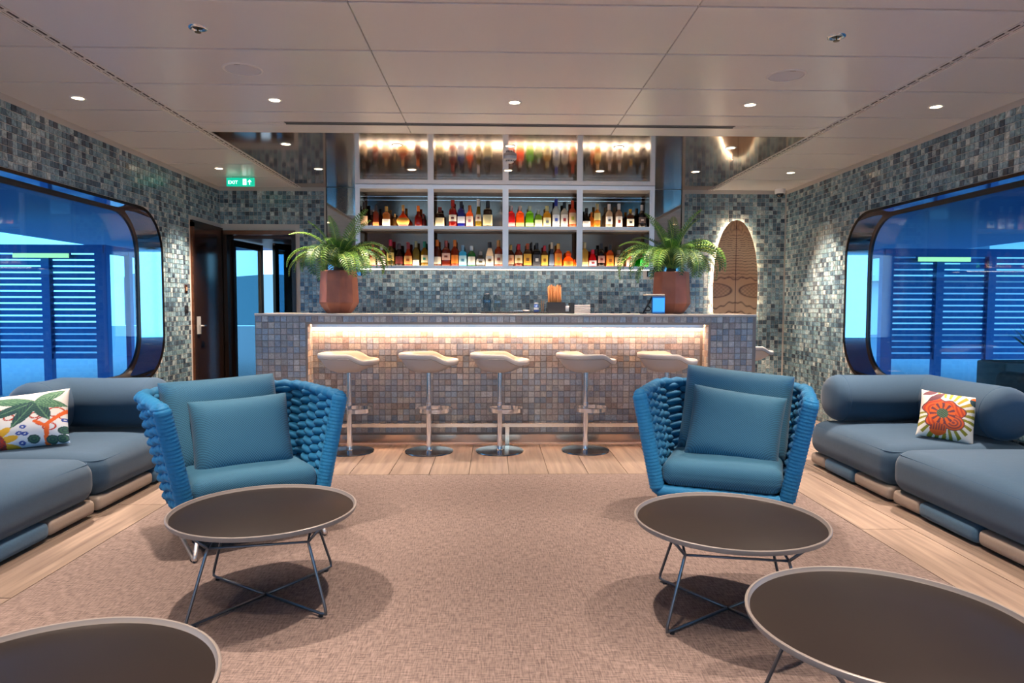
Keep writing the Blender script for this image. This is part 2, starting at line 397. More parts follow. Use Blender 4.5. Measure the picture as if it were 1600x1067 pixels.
# ceiling: slab, panels, bronze mirror
ce = MB().box((XL-.4, YF-.4, ZC+.012), (XR+.4, YB+.3, ZC+.2)).build('ceiling', pmat('ceiling_gap', '#2c2825', .8)); struct(ce)
MX0, MX1, MY0 = -2.295, 2.573, 5.65
def panel(x0, x1, y0, y1, mat=M_CEIL, name='ceiling_panel', g=.0017):
    m = MB(); e = .002; q = g*4.8
    m.add([(x0+g,y0+q,ZC+.012),(x1-g,y0+q,ZC+.012),(x1-g,y1-q,ZC+.012),(x0+g,y1-q,ZC+.012),(x0+g+e,y0+q+e,ZC),(x1-g-e,y0+q+e,ZC),(x1-g-e,y1-q-e,ZC),(x0+g+e,y1-q-e,ZC)],
          [(7,6,5,4),(4,5,1,0),(5,6,2,1),(6,7,3,2),(7,4,0,3)])
    return m.build(name, mat, ce)
rows = [MY0-.605*k for k in range(17)]; cw = .035
for k in range(16):
    y0, y1 = max(rows[k+1], YF), rows[k]
    for a, b in ((XL, MX0-cw*2), (MX0, -.677), (-.677, .948), (.948, MX1), (MX1+cw*2, XR)):
        if k == 0 and a in (MX0, -.677, .948):
            # a linear slot diffuser splits this row
            panel(a, b, 5.385, y1); panel(a, b, y0, 5.325)
            if a == MX0: panel(a, -1.605, 5.325, 5.385, g=.0)
            if a == .948: panel(1.865, b, 5.325, 5.385, g=.0)
        else: panel(a, b, y0, y1)
for y0, y1 in ((MY0, 6.25), (6.25, 6.9), (6.9, 7.55), (7.55, YB)):
    panel(XL, MX0-cw*2, y0, y1); panel(MX1+cw*2, XR, y0, y1)
mirc = MB().box((MX0+.004, MY0+.004, ZC+.002), (MX1-.004, YB, ZC+.012)).build('trim_1', M_MIRC); struct(mirc, 'dark bronze mirror panel set in the ceiling above the bar')
sl = empty('slot_diffuser', (0.13, 5.355, ZC)); tag(sl, 'long dark linear air slot in the ceiling before the bronze mirror panel', 'air vent')
MB().box((-1.735, -.03, .002), (1.735, .03, .011)).build('slot_body', pmat('slot_grey', '#3f434c', .5), sl)
for s in (-1, 1): MB().box((-1.735, s*.028-.003, -.003), (1.735, s*.028+.003, .003)).build('slot_edge', pmat('slot_edge_grey', '#6c6a6a', .4), sl)
for nm, xa, lab in (('l', MX0-cw*2, 'perforated linear air diffuser running along the left of the ceiling'), ('r', MX1, 'perforated linear air diffuser running along the right of the ceiling')):
    d = empty('linear_diffuser', (xa+cw, 0, ZC)); tag(d, lab, 'air vent', 'ceiling air diffusers')
    MB().box((-cw, YF, .002), (cw, YB, .011)).build('diffuser_body', pmat('diffuser_white', '#eee8e3', .4), d)
    for q in (-.017, .005):
        m = MB(); y = 1.5
        while y < YB-.1:
            m.box((q, y, -.0005), (q+.010, y+.075, .003)); y += .105
        tag(m.build('slots', pmat('slot_dark', '#453c3a', .7), d), kind='stuff')
    for q in (-cw+.001, -.004, cw-.007): MB().box((q, YF, -.005), (q+.006, YB, .002)).build('rail', pmat('diffuser_white', '#eee8e3', .4), d)

# side walls with rounded window openings
WZ0, WZ1, WR = .56, 2.135, .40
WIN = [(1.1, 6.785), (-3.7, .55)]
DOORL = (7.455, 8.2); DZ = 2.13
def inr(u, v, w, e=0.0):
    y0, y1 = w; a, b, c, d = y0-e, y1+e, WZ0-e, WZ1+e
    if not (a < u < b and c < v < d): return False
    r = WR+e; qu = max(a+r-u, u-(b-r), 0); qv = max(c+r-v, v-(d-r), 0)
    return qu*qu+qv*qv < r*r
def side_wall(side):
    X = XL if side == 'left' else XR; sg = -1 if side == 'left' else 1
    fm = lambda u, v, d: (X+sg*d, u, v)
    holes = [rr(a, b, WZ0, WZ1, WR) for a, b in WIN]
    w = slab([(YF, 0), (YB+.25, 0), (YB+.25, ZC+.011), (YF, ZC+.011)], holes, fm, .25).build('wall_'+side, M_GROUT); fixn(w); struct(w)
    def skip(a, b, c, d):
        for p in ((a, b), (c, b), (a, d), (c, d), ((a+c)/2, (b+d)/2)):
            for ww in WIN:
                if inr(p[0], p[1], ww, .004): return True
        if side == 'left' and c > DOORL[0]-.03 and b < DZ+.03: return True
        if d > ZC: return True
        return False
    def key(c):
        u, v = c
        return (0 if (u > (4.5 if sg < 0 else 4.4) and v > 2.13) else 1, u, v)
    tiles(w, M_TILE, lambda u, v: (X, u, v), (-sg, 0, 0), (0, 1, 0) if sg < 0 else (0, -1, 0), (0, 0, 1), YB-.014-168*P if side == 'left' else YB-.006-168*P, YB, .0, ZC, P, skip, key=key, nparts=300)
    # plain continuation out of view
    for i, ww in enumerate(WIN):
        a, b = ww; n = (1 if sg < 0 else 2)+2*i
        wr_ = empty('window_%d' % n, (X, 0, 0)); struct(wr_, None)
        fl_ = lambda u, v, d: (sg*d, u, v)
        o1, o0 = rr(a-.0, b+.0, WZ0-.0, WZ1+.0, WR), rr(a+.006, b-.006, WZ0+.006, WZ1-.006, WR-.006)
        fixn(ring(o1, o0, fl_, .25).build('reveal', M_REVEAL, wr_, True, .6))
        fixn(ring(rr(a-.016, b+.016, WZ0-.016, WZ1+.016, WR+.016), rr(a+.008, b-.008, WZ0+.008, WZ1-.008, WR-.008), lambda u, v, d: (-sg*d, u, v), .010).build('trim', M_BRONZE, wr_))
        fixn(ring(o0, rr(a+.03, b-.03, WZ0+.03, WZ1-.03, WR-.03), lambda u, v, d: (sg*(.222+d), u, v), .024).build('frame', M_BLACK, wr_))
        gp = rr(a+.03, b-.03, WZ0+.03, WZ1-.03, WR-.03)
        fixn(slab(gp, [], lambda u, v, d: (sg*(.230+d), u, v), .008).build('pane', M_GLASS, wr_))
    return w
side_wall('left'); side_wall('right')

# rear wall behind the viewer: glazed doors
fm = lambda u, v, d: (u, YF-d, v)
rw = slab([(XL-.25, 0), (XR+.25, 0), (XR+.25, ZC+.011), (XL-.25, ZC+.011)], [[(-2.9, .02), (3.2, .02), (3.2, 2.3), (-2.9, 2.3)]], fm, .25).build('wall_rear', M_WALLFAR); fixn(rw); struct(rw)
w5 = empty('window_5', (0, YF, 0)); struct(w5)
for k in range(4):
    a, b = -2.9+6.1*k/4, -2.9+6.1*(k+1)/4
    fixn(ring([(a, .02), (b, .02), (b, 2.3), (a, 2.3)], [(a+.05, .07), (b-.05, .07), (b-.05, 2.25), (a+.05, 2.25)], lambda u, v, d: (u, -.1-d, v), .05).build('frame', M_BRONZE, w5))
    MB().box((a+.05, -.13, .07), (b-.05, -.12, 2.25)).build('pane', M_CLEAR, w5)

# back wall with door opening
BO = (-3.215, -2.365)
fm = lambda u, v, d: (u, YB+d, v)
bw = slab([(XL, 0), (BO[0], 0), (BO[0], DZ), (BO[1], DZ), (BO[1], 0), (XR, 0), (XR, ZC+.011), (XL, ZC+.011)], [], fm, .2).build('wall_back', M_GROUT); fixn(bw); struct(bw)
SHX0, SHX1 = -1.605, 1.866; MIX0, MIX1 = -1.99, 2.245
def skipb(a, b, c, d):
    if a < BO[1]+.03 and b < DZ+.04: return True
    if c > SHX0 and a < SHX1 and d > 1.73: return True
    if d > 1.60 and ((c > MIX0 and a < SHX0+.02) or (a < MIX1 and c > SHX1-.02)): return True
    if d > ZC or d < .9 and False: return True
    return False
tiles(bw, M_TILE, lambda u, v: (u, YB, v), (0, -1, 0), (1, 0, 0), (0, 0, 1), XL, XR, .0, ZC, P, skipb)
# tall grey mirrors beside the shelves
for a, b, lab in ((MIX0, SHX0+.02, 'tall mirror strip left of the bottle shelves behind the palm'), (SHX1-.02, MIX1, 'tall mirror strip right of the bottle shelves behind the palm')):
    o = empty('wall_mirror', ((a+b)/2, YB-.02, 0)); tag(o, lab, 'mirror', 'wall mirrors')
    w = (b-a)/2
    MB().box((-w, 0, 1.60), (w, .012, ZC-.002)).build('mirror_glass', M_MIR, o)
    for s in (-1, 1): MB().box((s*w-.006, -.003, 1.60), (s*w+.006, .014, ZC-.002)).build('edge_trim', M_BRONZE, o)

# ------------------------------------------------------------------ outside
dk = MB().box((-30, -12, -.25), (30, 45, -.14)).build('floor_outside', M_DECK); struct(dk, 'blue grey deck outside the windows')
for sg, nm in ((-1, 'left'), (1, 'right')):
    x0, x1 = (XL-.26, -8.6) if sg < 0 else (XR+.26, 10.2)
    so = MB().box((min(x0, x1), -5, 2.5), (max(x0, x1), 16, 2.64)).build('ceiling_outside_'+nm, M_BLUES); struct(so, 'canopy soffit with daylight blue in its colour outside the %s window' % nm)
    b = empty('slatted_screen', (-5.97 if sg < 0 else 6.15, 10.6, -.14))
    tag(b, 'daylight-blue slatted deck screen with posts seen through the %s window' % nm, 'screen', 'slatted screens on the deck')
    L = 4.2
    for k in range(6):
        xp = sg*(k*.83)
        MB().box((xp-.06 if k else xp-.09, -.05, 0), (xp+.06 if k else xp+.09, .05, 2.29)).build('post', M_BLUEP, b)
    MB().box((min(0, sg*L)-.05, -.06, 2.17), (max(0, sg*L)+.05, .06, 2.29)).build('top_beam', M_BLUEP, b)
    me = MB().box((min(0, sg*L), -.015, -.035), (max(0, sg*L), .015, .035)).mesh('slat'); me.materials.append(M_BLUEP)
    for k in range(16): link('slat', me, None, b, (0, .02, .70+k*.094))
    MB().box((min(0, sg*L), -.02, .56), (max(0, sg*L), .02, .64)).build('low_rail', M_BLUEP, b)
    # return side of the screen
    for k in range(4): MB().box((-.05*sg-.04, .6+k*.9, 0), (-.05*sg+.04, .7+k*.9, 2.25)).build('post', M_BLUEP, b)
    MB().box((-.08, .05, 2.17), (.08, 4.0, 2.29)).build('side_beam', M_BLUEP, b)
    lt = empty('strip_lamp', (b.location.x+sg*.85, 10.53, 1.979)); tag(lt, 'glowing yellow strip lamp under the %s deck screen beam' % nm, 'lamp', 'strip lamps on the deck')
    MB().box((-.42, -.02, 0), (.42, .02, .05)).build('housing', M_BLUEP, lt)
    MB().box((-.41, -.045, -.03), (.41, -.02, .035)).build('tube', pmat('strip_yellow', '#f0e6a0', .5, emit='#f6e480', es=1.6), lt)
def spiky(parent, n, L, c, mat, seed):
    r_ = random.Random(seed)
    for i in range(n):
        a = r_.uniform(0, 2*PI); t = r_.uniform(.25, 1.0); l = L*r_.uniform(.7, 1.1); m = MB()
        pts = []
        for k in range(5):
            s = k/4; rad = l*s*math.sin(t*(.5+.5*s)); z = l*s*math.cos(t*(.35+.6*s)); pts.append(Vector((math.cos(a)*rad, math.sin(a)*rad, z)))
        sd = Vector((-math.sin(a), math.cos(a), 0)); vs = []
        for k, p in enumerate(pts): w = .016*(1-(k/4)**2)+.001; vs += [p-sd*w, p+sd*w]
        m.add(vs, [(2*k, 2*k+1, 2*k+3, 2*k+2) for k in range(4)]); m.build('blade', mat, parent, loc=c)
def planter(loc, d, lab, col, seed, n=26):
    p = empty('planter', loc); tag(p, lab, 'planter')
    MB().rbox((d[0], d[1], d[2]), .02, (0, 0, d[2]/2), k=2, mid=1).build('box', col, p, True, .6)
    MB().box((-d[0]/2+.03, -d[1]/2+.03, d[2]-.005), (d[0]/2-.03, d[1]/2-.03, d[2]+.004)).build('soil', pmat('soil', '#3b2f28', .9), p)
    spiky(p, n, .42, (0, 0, d[2]), pmat('agave_green', '#56704a', .6), seed)
planter((-4.55, 5.45, -.14), (.45, .45, .78), 'grey box planter with spiky plant outside the left window', pmat('planter_grey', '#6d6a6c', .7), 3)
planter((5.35, 6.6, -.14), (.9, .4, .85), 'low grey planter shape standing in for a reflection in the right window', pmat('planter_taupe', '#77695f', .7), 5, 36)  # added shape, stands for part of the room reflected in the glass
planter((-5.25, 3.0, -.14), (.8, .5, .85), 'wide grey planter with spiky plant far out on the left deck', pmat('planter_grey', '#6d6a6c', .7), 9, 40)
planter((5.55, 3.1, -.14), (.8, .5, .8), 'wide grey planter with spiky plant far out on the right deck', pmat('planter_grey', '#6d6a6c', .7), 12, 40)
# lounge shape added outside to stand for a room reflection in the right glass
lg = empty('reflection_lounge', (5.15, 5.6, -.14)); tag(lg, 'brown lounge shape standing in for a reflection in the right window', 'lounge')
MB().rbox((1.3, .75, .42), .05, (0, 0, .3), k=3, mid=2).build('seat_base', pmat('wicker_brown', '#7a5443', .7), lg, True, .7)
MB().rbox((.2, .75, .6), .07, (-.6, 0, .52), k=3, mid=2).build('backrest', pmat('wicker_brown', '#7a5443', .7), lg, True, .7)
MB().rbox((.9, .68, .22), .08, (.1, 0, .6), k=3, mid=2).build('cushion', M_SOFA, lg, True)
for sx in (-.55, .55):
    for sy in (-.3, .3): MB().box((sx-.03, sy-.03, 0), (sx+.03, sy+.03, .12)).build('foot', M_BLACK, lg)
# far white building beyond the right screen
bd = empty('apartment_building', (27, 33, -.14)); tag(bd, 'pale apartment block with balconies far beyond the right screen', 'building')
M_BW = pmat('building_white', '#d6d8d6', .8)
MB().box((-9, 0, 0), (9, 8, 9.5)).build('wall', M_BW, bd)
for fz in range(3):
    MB().box((-9, -1.0, 2.6+fz*2.3), (9, 0, 2.85+fz*2.3)).build('balcony', M_BW, bd)
    for k in range(5): MB().box((-7.6+k*3.4, -.04, 3.2+fz*2.3), (-6.2+k*3.4, .02, 4.6+fz*2.3)).build('window', pmat('far_window', '#3d5a73', .2), bd)
hl = MB()
for k in range(60):
    a = -40+80*k/59; hgt = 4.2+.7*math.sin(k*.27)+.5*math.sin(k*.61)
    hl.add([(a, 75, -1), (a, 78, -1), (a, 78, hgt), (a, 75, hgt)], [])
hl.f = [q for k in range(59) for q in ((4*k, 4*k+4, 4*k+7, 4*k+3), (4*k+3, 4*k+7, 4*k+6, 4*k+2), (4*k+1, 4*k+2, 4*k+6, 4*k+5))]
struct(hl.build('hills', pmat('far_hills', '#5c7a86', .9)), 'distant blue green hills on the horizon')

# ------------------------------------------------------------------ doors at the far left
M_DOORB = pmat('glossy_dark_bronze', '#3a2822', .12, .5)
d1 = empty('door_1', (XL, 0, 0)); struct(d1, 'glossy dark bronze door in the left wall next to the corner')
MB().box((.002, 7.47, .01), (.022, 8.19, 2.085)).build('leaf', M_DOORB, d1)
MB().box((.002, 7.425, 0), (.03, 7.47, 2.13)).build('jamb', M_COPPER, d1)
MB().box((.002, 8.19, 0), (.03, 8.235, 2.13)).build('jamb', M_BRONZE, d1)
MB().box((.002, 7.425, 2.085), (.03, 8.235, 2.155)).build('lintel', M_BRONZE, d1)
hd = MB().box((.022, 7.50, .93), (.034, 7.57, 1.12)).build('handle_plate', pmat('handle_satin', '#c9c4be', .35, .3), d1)
MB().tube([(.034, 7.535, 1.02), (.07, 7.535, 1.02), (.07, 7.62, 1.02)], .009, 8).build('lever', M_CHROME, hd, True)
d2 = empty('door_2', (0, YB, 0)); struct(d2, 'doorway in the back wall with glazed bronze framed leaves standing open')
MB().box((BO[0], -.02, DZ-.05), (BO[1], .2, DZ)).build('lintel', M_COPPER, d2)
MB().box((BO[0], -.02, 0), (BO[0]+.045, .2, DZ-.05)).build('jamb', M_BRONZE, d2)
MB().box((BO[1]-.045, -.02, 0), (BO[1], .2, DZ-.05)).build('jamb', M_BRONZE, d2)
MB().box((BO[0], .2, DZ-.08), (BO[1]+.3, 2.0, DZ)).build('vestibule_ceiling', pmat('vestibule_brown', '#4b3428', .4), d2)
MB().box((BO[1]+.25, .2, 0), (BO[1]+.3, 2.0, DZ-.08)).build('vestibule_side', M_BRONZE, d2)
def leaf(x, y, ang, w, parent, stile=M_COPPER):
    q = empty('leaf', (x, y, 0), ang); q.parent = parent
    MB().box((0, -.022, .02), (.06, .022, 2.03)).build('stile', M_BRONZE, q); MB().box((w-.07, -.022, .02), (w, .022, 2.03)).build('stile', stile, q)
    MB().box((.06, -.022, 1.95), (w-.07, .022, 2.03)).build('rail', M_BRONZE, q); MB().box((.06, -.022, .02), (w-.07, .022, .14)).build('rail', M_BRONZE, q)
    MB().box((.06, -.004, .14), (w-.07, .004, 1.95)).build('pane', M_DOORG, q)
leaf(-3.165, .12, math.radians(83), .78, d2)
MB().box((-2.86, 1.15, 0), (-2.66, 1.25, DZ-.08)).build('vestibule_pier', M_BRONZE, d2)
leaf(-2.80, .55, math.radians(60), .85, d2, M_BRONZE)
for a, b in ((-3.25, -2.72), (-2.72, -2.1)):
    fixn(ring([(a, 0), (b, 0), (b, DZ-.08), (a, DZ-.08)], [(a+.04, .06), (b-.04, .06), (b-.04, DZ-.14), (a+.04, DZ-.14)], lambda u, v, d: (u, 1.9+d, v), .05).build('outer_frame', M_BRONZE, d2))
    MB().box((a+.04, 1.92, .06), (b-.04, 1.93, DZ-.14)).build('outer_pane', M_DOORG, d2)
MB().box((-.5-2.05, .3, .9), (-1.98, .5, 1.0)).build('ledge', M_COPPER, d2)

# small plates on the left wall
sp = empty('switch_plate', (XL+.005, 7.29, 1.415)); tag(sp, 'copper switch plate on the mosaic wall left of the bronze door', 'switch')
MB().rbox((.012, .06, .09), .004, k=2, mid=1).build('plate', M_COPPER, sp, True, .6); MB().box((.006, -.012, -.02), (.010, .012, .02)).build('button', pmat('switch_tan', '#b98d6c', .4), sp)
sk = empty('wall_socket', (XL+.005, 7.29, 1.20)); tag(sk, 'black square socket below the copper switch plate', 'socket')
MB().rbox((.012, .075, .085), .004, k=2, mid=1).build('plate', M_BLACK, sk, True, .6); MB().lathe([(.0, 0), (.016, 0), (.016, .003)], 12).build('outlet', pmat('dark_grey', '#303036', .4), sk, rot=(0, PI/2, 0), loc=(.006, 0, 0))

# ------------------------------------------------------------------ the bar
BX0, BX1, BY0, BY1, BZ = -2.072, 2.310, 5.97, 6.58, 1.175
RX0, RX1, RZ, RY = -1.625, 1.890, 1.082, 6.135
bar = empty('bar_counter', ((BX0+BX1)/2, BY0, 0)); tag(bar, 'long mosaic tiled bar counter with a glowing recessed front', 'bar')
ox, oy = (BX0+BX1)/2, BY0
def bl(a, b): return ((a[0]-ox, a[1]-oy, a[2]), (b[0]-ox, b[1]-oy, b[2]))
MB().box(*bl((BX0, BY0, 0), (RX0, BY1, BZ-.02))).build('pier', M_GROUTB, bar)
MB().box(*bl((RX1, BY0, 0), (BX1, BY1, BZ-.02))).build('pier', M_GROUTB, bar)
MB().box(*bl((RX0, RY, 0), (RX1, BY1, BZ-.02))).build('back_panel', M_GROUTB, bar)
MB().box(*bl((RX0, BY0, RZ), (RX1, RY, BZ-.02))).build('header', M_GROUTB, bar)
MB().rbox((BX1-BX0+.012, BY1-BY0+.012, .02), .004, (0, (BY1-BY0)/2, BZ-.01), k=2, mid=1).build('worktop', pmat('pale_stone_top', '#cdbfb2', .3), bar, True, .6)
PB = .0537
def fmb(u, v): return (u-ox, 0, v)
def skf(a, b, c, d): return (c > RX0+.004 and a < RX1-.004 and b < RZ-.004) or d > BZ-.018 or c > BX1+.002
tiles(bar, M_BART, fmb, (0, -1, 0), (1, 0, 0), (0, 0, 1), BX0+.004, BX1, BZ-.021-22*PB+.0, BZ-.02, PB, skf, gap=.0045, key=lambda c: (0 if c[0] > RX1 or c[1] > RZ else 1, -c[1]), nparts=300)
for q in (0,):
    m = tiles(bar, M_BART, lambda u, v: (u-ox, RY-oy, v), (0, -1, 0), (1, 0, 0), (0, 0, 1), RX0, RX1, .10, RZ-.005, PB, None, gap=.0035)
for X, n in ((RX0, (1, 0, 0)), (RX1, (-1, 0, 0))):
    tiles(bar, M_BART, lambda u, v, X=X: (X-ox, u-oy, v), n, (0, n[0], 0), (0, 0, 1), BY0+.002, RY, .10, RZ-.005, PB, None, gap=.0035)
for X, n in ((BX0, (-1, 0, 0)), (BX1, (1, 0, 0))):
    tiles(bar, M_BART, lambda u, v, X=X: (X-ox, u-oy, v), n, (0, n[0], 0), (0, 0, 1), BY0+.002, BY1, BZ-.021-21*PB, BZ-.02, PB, None, gap=.0045)
MB().box(*bl((RX0+.002, RY-.02, 0), (RX1-.002, RY-.006, .085))).build('kick_plate', pmat('kick_copper', (.55, .42, .34, 1), .2, .9), bar)
MB().box(*bl((RX0+.012, RY-.050, RZ-.014), (RX1-.012, RY-.020, RZ-.003))).build('led_strip', M_LED, bar)
MB().box(*bl((RX0+.01, RY-.056, RZ-.03), (RX1-.01, RY-.052, RZ-.001))).build('led_channel', M_STEEL, bar)
m = MB().box(*bl((RX0+.02, BY0+.045, .170), (RX1-.02, BY0+.085, .202))).build('foot_rail', pmat('rail_champagne', (.86, .76, .64, 1), .25, .9), bar)
for x in (-.95, -.18, .88, 1.6): MB().box(*bl((x-.014, BY0+.085, .174), (x+.014, RY-.006, .198))).build('rail_bracket', M_BLACK, bar)
for x in (.115, -1.58, 1.84): MB().box(*bl((x-.018, BY0+.048, 0), (x+.018, BY0+.082, .170))).build('rail_post', pmat('rail_champagne', (.86, .76, .64, 1), .25, .9), bar)
tr2 = MB().box((RX0, RY-.035, .0), (RX1, RY-.021, .012)).build('trim_2', pmat('pale_floor_trim', '#e6d2c0', .3)); struct(tr2, 'thin pale floor trim at the foot of the bar recess')

# ------------------------------------------------------------------ bar stools
def stool_parts():
    ms = {}
    N = 48
    def rim(th):
        c = math.cos(th); t = min(1, max(0, (c-.12)/.5)); t = t*t*(3-2*t)
        return .843-.052*t
    def plan(th, s):
        c, sn = math.cos(th), math.sin(th); q = (abs(c)**2.5+abs(sn)**2.5)**(-1/2.5)
        rx = .245; return (rx*c*q*s, .215*sn*q*s)
    rings = []
    prof = [(0.0, 0), (.25, .0), (.45, .03), (.62, .13), (.76, .32), (.88, .60), (.96, .85), (.995, .97), (1.0, .99)]
    for s, f in prof:
        r_ = []
        for k in range(N):
            th = 2*PI*k/N; x, y = plan(th, s if s > 0 else .001); fr = (math.cos(th)+1)/2
            ff = f**(1-.45*fr) if f > 0 else 0; r_.append((x, y, .682+(rim(th)-.012-.682)*ff))
        rings.append(r_)
    outer = list(rings)
    m = MB(); vs = [p for r_ in outer for p in r_]; fs = [tuple(range(N))[::-1]]
    for i in range(len(outer)-1):
        for k in range(N): fs.append((i*N+k, i*N+(k+1) % N, (i+1)*N+(k+1) % N, (i+1)*N+k))
    m.add(vs, fs); ms['seat_shell'] = m.mesh('seat_shell', True)
    # padded upper: rolls over the rim and dishes in
    up = [(1.003, -.036), (1.025, -.026), (1.032, -.012), (1.02, .0), (.985, .004), (.93, -.004), (.82, -.03), (.65, -.055), (.4, -.068), (.15, -.07), (.001, -.07)]
    m = MB(); vs = []
    for s, dz in up:
        for k in range(N):
            th = 2*PI*k/N; x, y = plan(th, s); vs.append((x, y, max(.752, rim(th)+dz) if s < .9 else rim(th)+dz))
    fs = []
    for i in range(len(up)-1):
        for k in range(N): fs.append((i*N+k, i*N+(k+1) % N, (i+1)*N+(k+1) % N, (i+1)*N+k))
    m.add(vs, fs); ms['seat_pad'] = m.mesh('seat_pad', True)
    pts = []
    for k in range(N): th = 2*PI*k/N; x, y = plan(th, 1.006); pts.append((x, y, rim(th)-.038))
    ms['piping'] = MB().tube(pts, .0035, 6, True).mesh('piping', True)
    ms['pole'] = MB().lathe([(.023, .012), (.023, .40), (.026, .40), (.026, .42), (.0215, .42), (.0215, .69)], 20).mesh('pole', True, .5)
    ms['base'] = MB().lathe([(.205, 0), (.207, .004), (.205, .010), (.19, .012), (.03, .016), (.026, .022), (.0, .022)], 48).mesh('base', True, .5)
    m = MB(); q = []
    for k in range(40): th = 2*PI*k/40; q.append((.052+.150*math.cos(th), .135*math.sin(th)))
    vs = []
    for (x, y) in q: vs += [(x, y, .345), (x, y, .378)]
    for (x, y) in q: vs += [(.052+(x-.052)*.955, y*.955, .345), (.052+(x-.052)*.955, y*.955, .378)]
    fs = []
    for k in range(40):
        a, b = 2*k, 2*((k+1) % 40); o = 80
        fs += [(a, b, b+1, a+1), (a+o+1, b+o+1, b+o, a+o), (a+1, b+1, b+o+1, a+o+1), (b, a, a+o, b+o)]
    m.add(vs, fs); m.box((-.022, -.012, .35), (.0, .012, .373)); ms['footrest'] = m.mesh('footrest')
    m = MB(); m.box((-.095, -.008, .35), (-.018, .008, .373)); ms['footrest_arm'] = m.mesh('footrest_arm')
    for k, mt in (('seat_shell', M_LEATHER), ('seat_pad', M_LEATHER), ('piping', pmat('stool_piping', '#8f867d', .6)), ('pole', M_CHROME), ('base', pmat('stool_base_steel', (.33, .32, .32, 1), .18, 1.0)), ('footrest', M_CHROME), ('footrest_arm', M_CHROME)): ms[k].materials.append(mt)
    return ms
SM = stool_parts()
for (x, y, rz, lab) in ((-1.232, 5.80, 0, 'cream bar stool half hidden behind the left blue armchair'), (-.557, 5.79, .05, 'cream bar stool second from the left along the bar'),
                        (.047, 5.80, -.04, 'cream bar stool in the middle of the row at the bar'), (.785, 5.81, .42, 'cream bar stool second from the right, turned slightly away'),
                        (1.484, 5.82, .0, 'cream bar stool half hidden behind the right blue armchair'), (2.60, 6.95, .2, 'cream bar stool peeking out past the right end of the bar')):
    s = empty('bar_stool', (x, y, 0), rz); tag(s, lab, 'stool', 'cream bar stools')
    for k, me in SM.items(): link(k, me, None, s)

# ------------------------------------------------------------------ bottle shelves
SY0, SY1 = 7.985, YB-.012
sh = empty('bottle_shelf_unit', (.13, SY0, 0)); tag(sh, 'steel framed four bay bottle shelf hanging on the back wall above the bar', 'shelf')
def sbox(nm, a, b, mat): return MB().box((a[0]-.13, a[1]-SY0, a[2]), (b[0]-.13, b[1]-SY0, b[2])).build(nm, mat, sh)
for x, w in ((-1.579, .026), (-.737, .034), (.128, .034), (.991, .034), (1.838, .028)):
    sbox('upright', (x-w, SY0, 1.675), (x+w, SY0+.02, ZC-.045), M_STEEL); sbox('divider', (x-.006, SY0+.02, 1.70), (x+.006, SY1, ZC-.045), M_MIR)
sbox('top_beam', (SHX0, SY0-.005, ZC-.05), (SHX1, SY1, ZC-.001), M_STEEL)
ZA, ZBs = 2.166, 1.708
for z, nm in ((ZA, 'shelf_edge'), (ZBs, 'shelf_edge')): sbox(nm, (SHX0, SY0-.003, z-.037), (SHX1, SY0+.02, z), M_STEEL)
for z in (ZA, ZBs):
    for a, b in ((-1.573, -.743), (-.731, .122), (.134, .985), (.997, 1.832)):
        sbox('shelf_board', (a, SY0+.02, z-.03), (b, SY1, z-.006), M_STEEL); sbox('light_panel', (a+.004, SY0+.021, z-.006), (b-.004, SY1-.04, z), M_LEDS)
for a, b in ((-1.573, -.743), (-.731, .122), (.134, .985), (.997, 1.832)):
    for z0, z1 in ((1.70, 2.13), (2.166, ZC-.05)): sbox('back_mirror', (a, SY1, z0), (b, SY1+.008, z1), M_MIRB)
sbox('under_light', (SHX0+.03, SY0+.10, ZBs-.040), (SHX1-.03, SY0+.13, ZBs-.030), pmat('under_led', '#fff0dc', .5, emit='#fff0dc', es=8))
for a, b in ((-1.573, -.743), (-.731, .122), (.134, .985), (.997, 1.832)):
    for q in (.012, .05): sbox('wire_rail', (a, SY0+.19+q*.6, ZC-.10-q), (b, SY0+.195+q*.6, ZC-.095-q), M_CHROME)

# ------------------------------------------------------------------ bottles
PXM = 132.6; XC = 772.5
def bx(px, y): return (px-772.5)/1066.7*y
PROF = {
 'std':    lambda h, r: [(r*.92, 0), (r, .005), (r, h*.30), (r, h*.55), (r*.97, h*.60), (r*.80, h*.655), (r*.52, h*.70), (r*.43, h*.745), (r*.40, h*.82), (r*.40, h*.92)],
 'square': lambda h, r: [(r*.94, 0), (r, .005), (r, h*.3), (r, h*.61), (r*.95, h*.645), (r*.70, h*.685), (r*.45, h*.72), (r*.41, h*.77), (r*.40, h*.92)],
 'tall':   lambda h, r: [(r*.92, 0), (r, .005), (r*.98, h*.25), (r*.85, h*.42), (r*.62, h*.58), (r*.48, h*.70), (r*.45, h*.90)],
 'squat':  lambda h, r: [(r*.9, 0), (r, .01), (r*1.03, h*.22), (r*1.0, h*.38), (r*.85, h*.50), (r*.52, h*.60), (r*.40, h*.68), (r*.38, h*.90)],
 'cone':   lambda h, r: [(r*.95, 0), (r, .005), (r, h*.34), (r*.90, h*.50), (r*.66, h*.64), (r*.46, h*.76), (r*.42, h*.90)],
 'dec':    lambda h, r: [(r*.50, 0), (r*.62, .004), (r*.90, h*.17), (r*1.0, h*.26), (r*.92, h*.34), (r*.55, h*.48), (r*.26, h*.58), (r*.20, h*.66), (r*.19, h*.90)],
 'jug':    lambda h, r: [(r*.8, 0), (r, .012), (r*1.0, h*.38), (r*.85, h*.52), (r*.52, h*.60), (r*.46, h*.64), (r*.55, h*.74), (r*.55, h*.85), (r*.34, h*.95)],
}
EXPO = {'std': 2, 'square': 5, 'tall': 2, 'squat': 2.4, 'cone': 2, 'dec': 2.6, 'jug': 2}
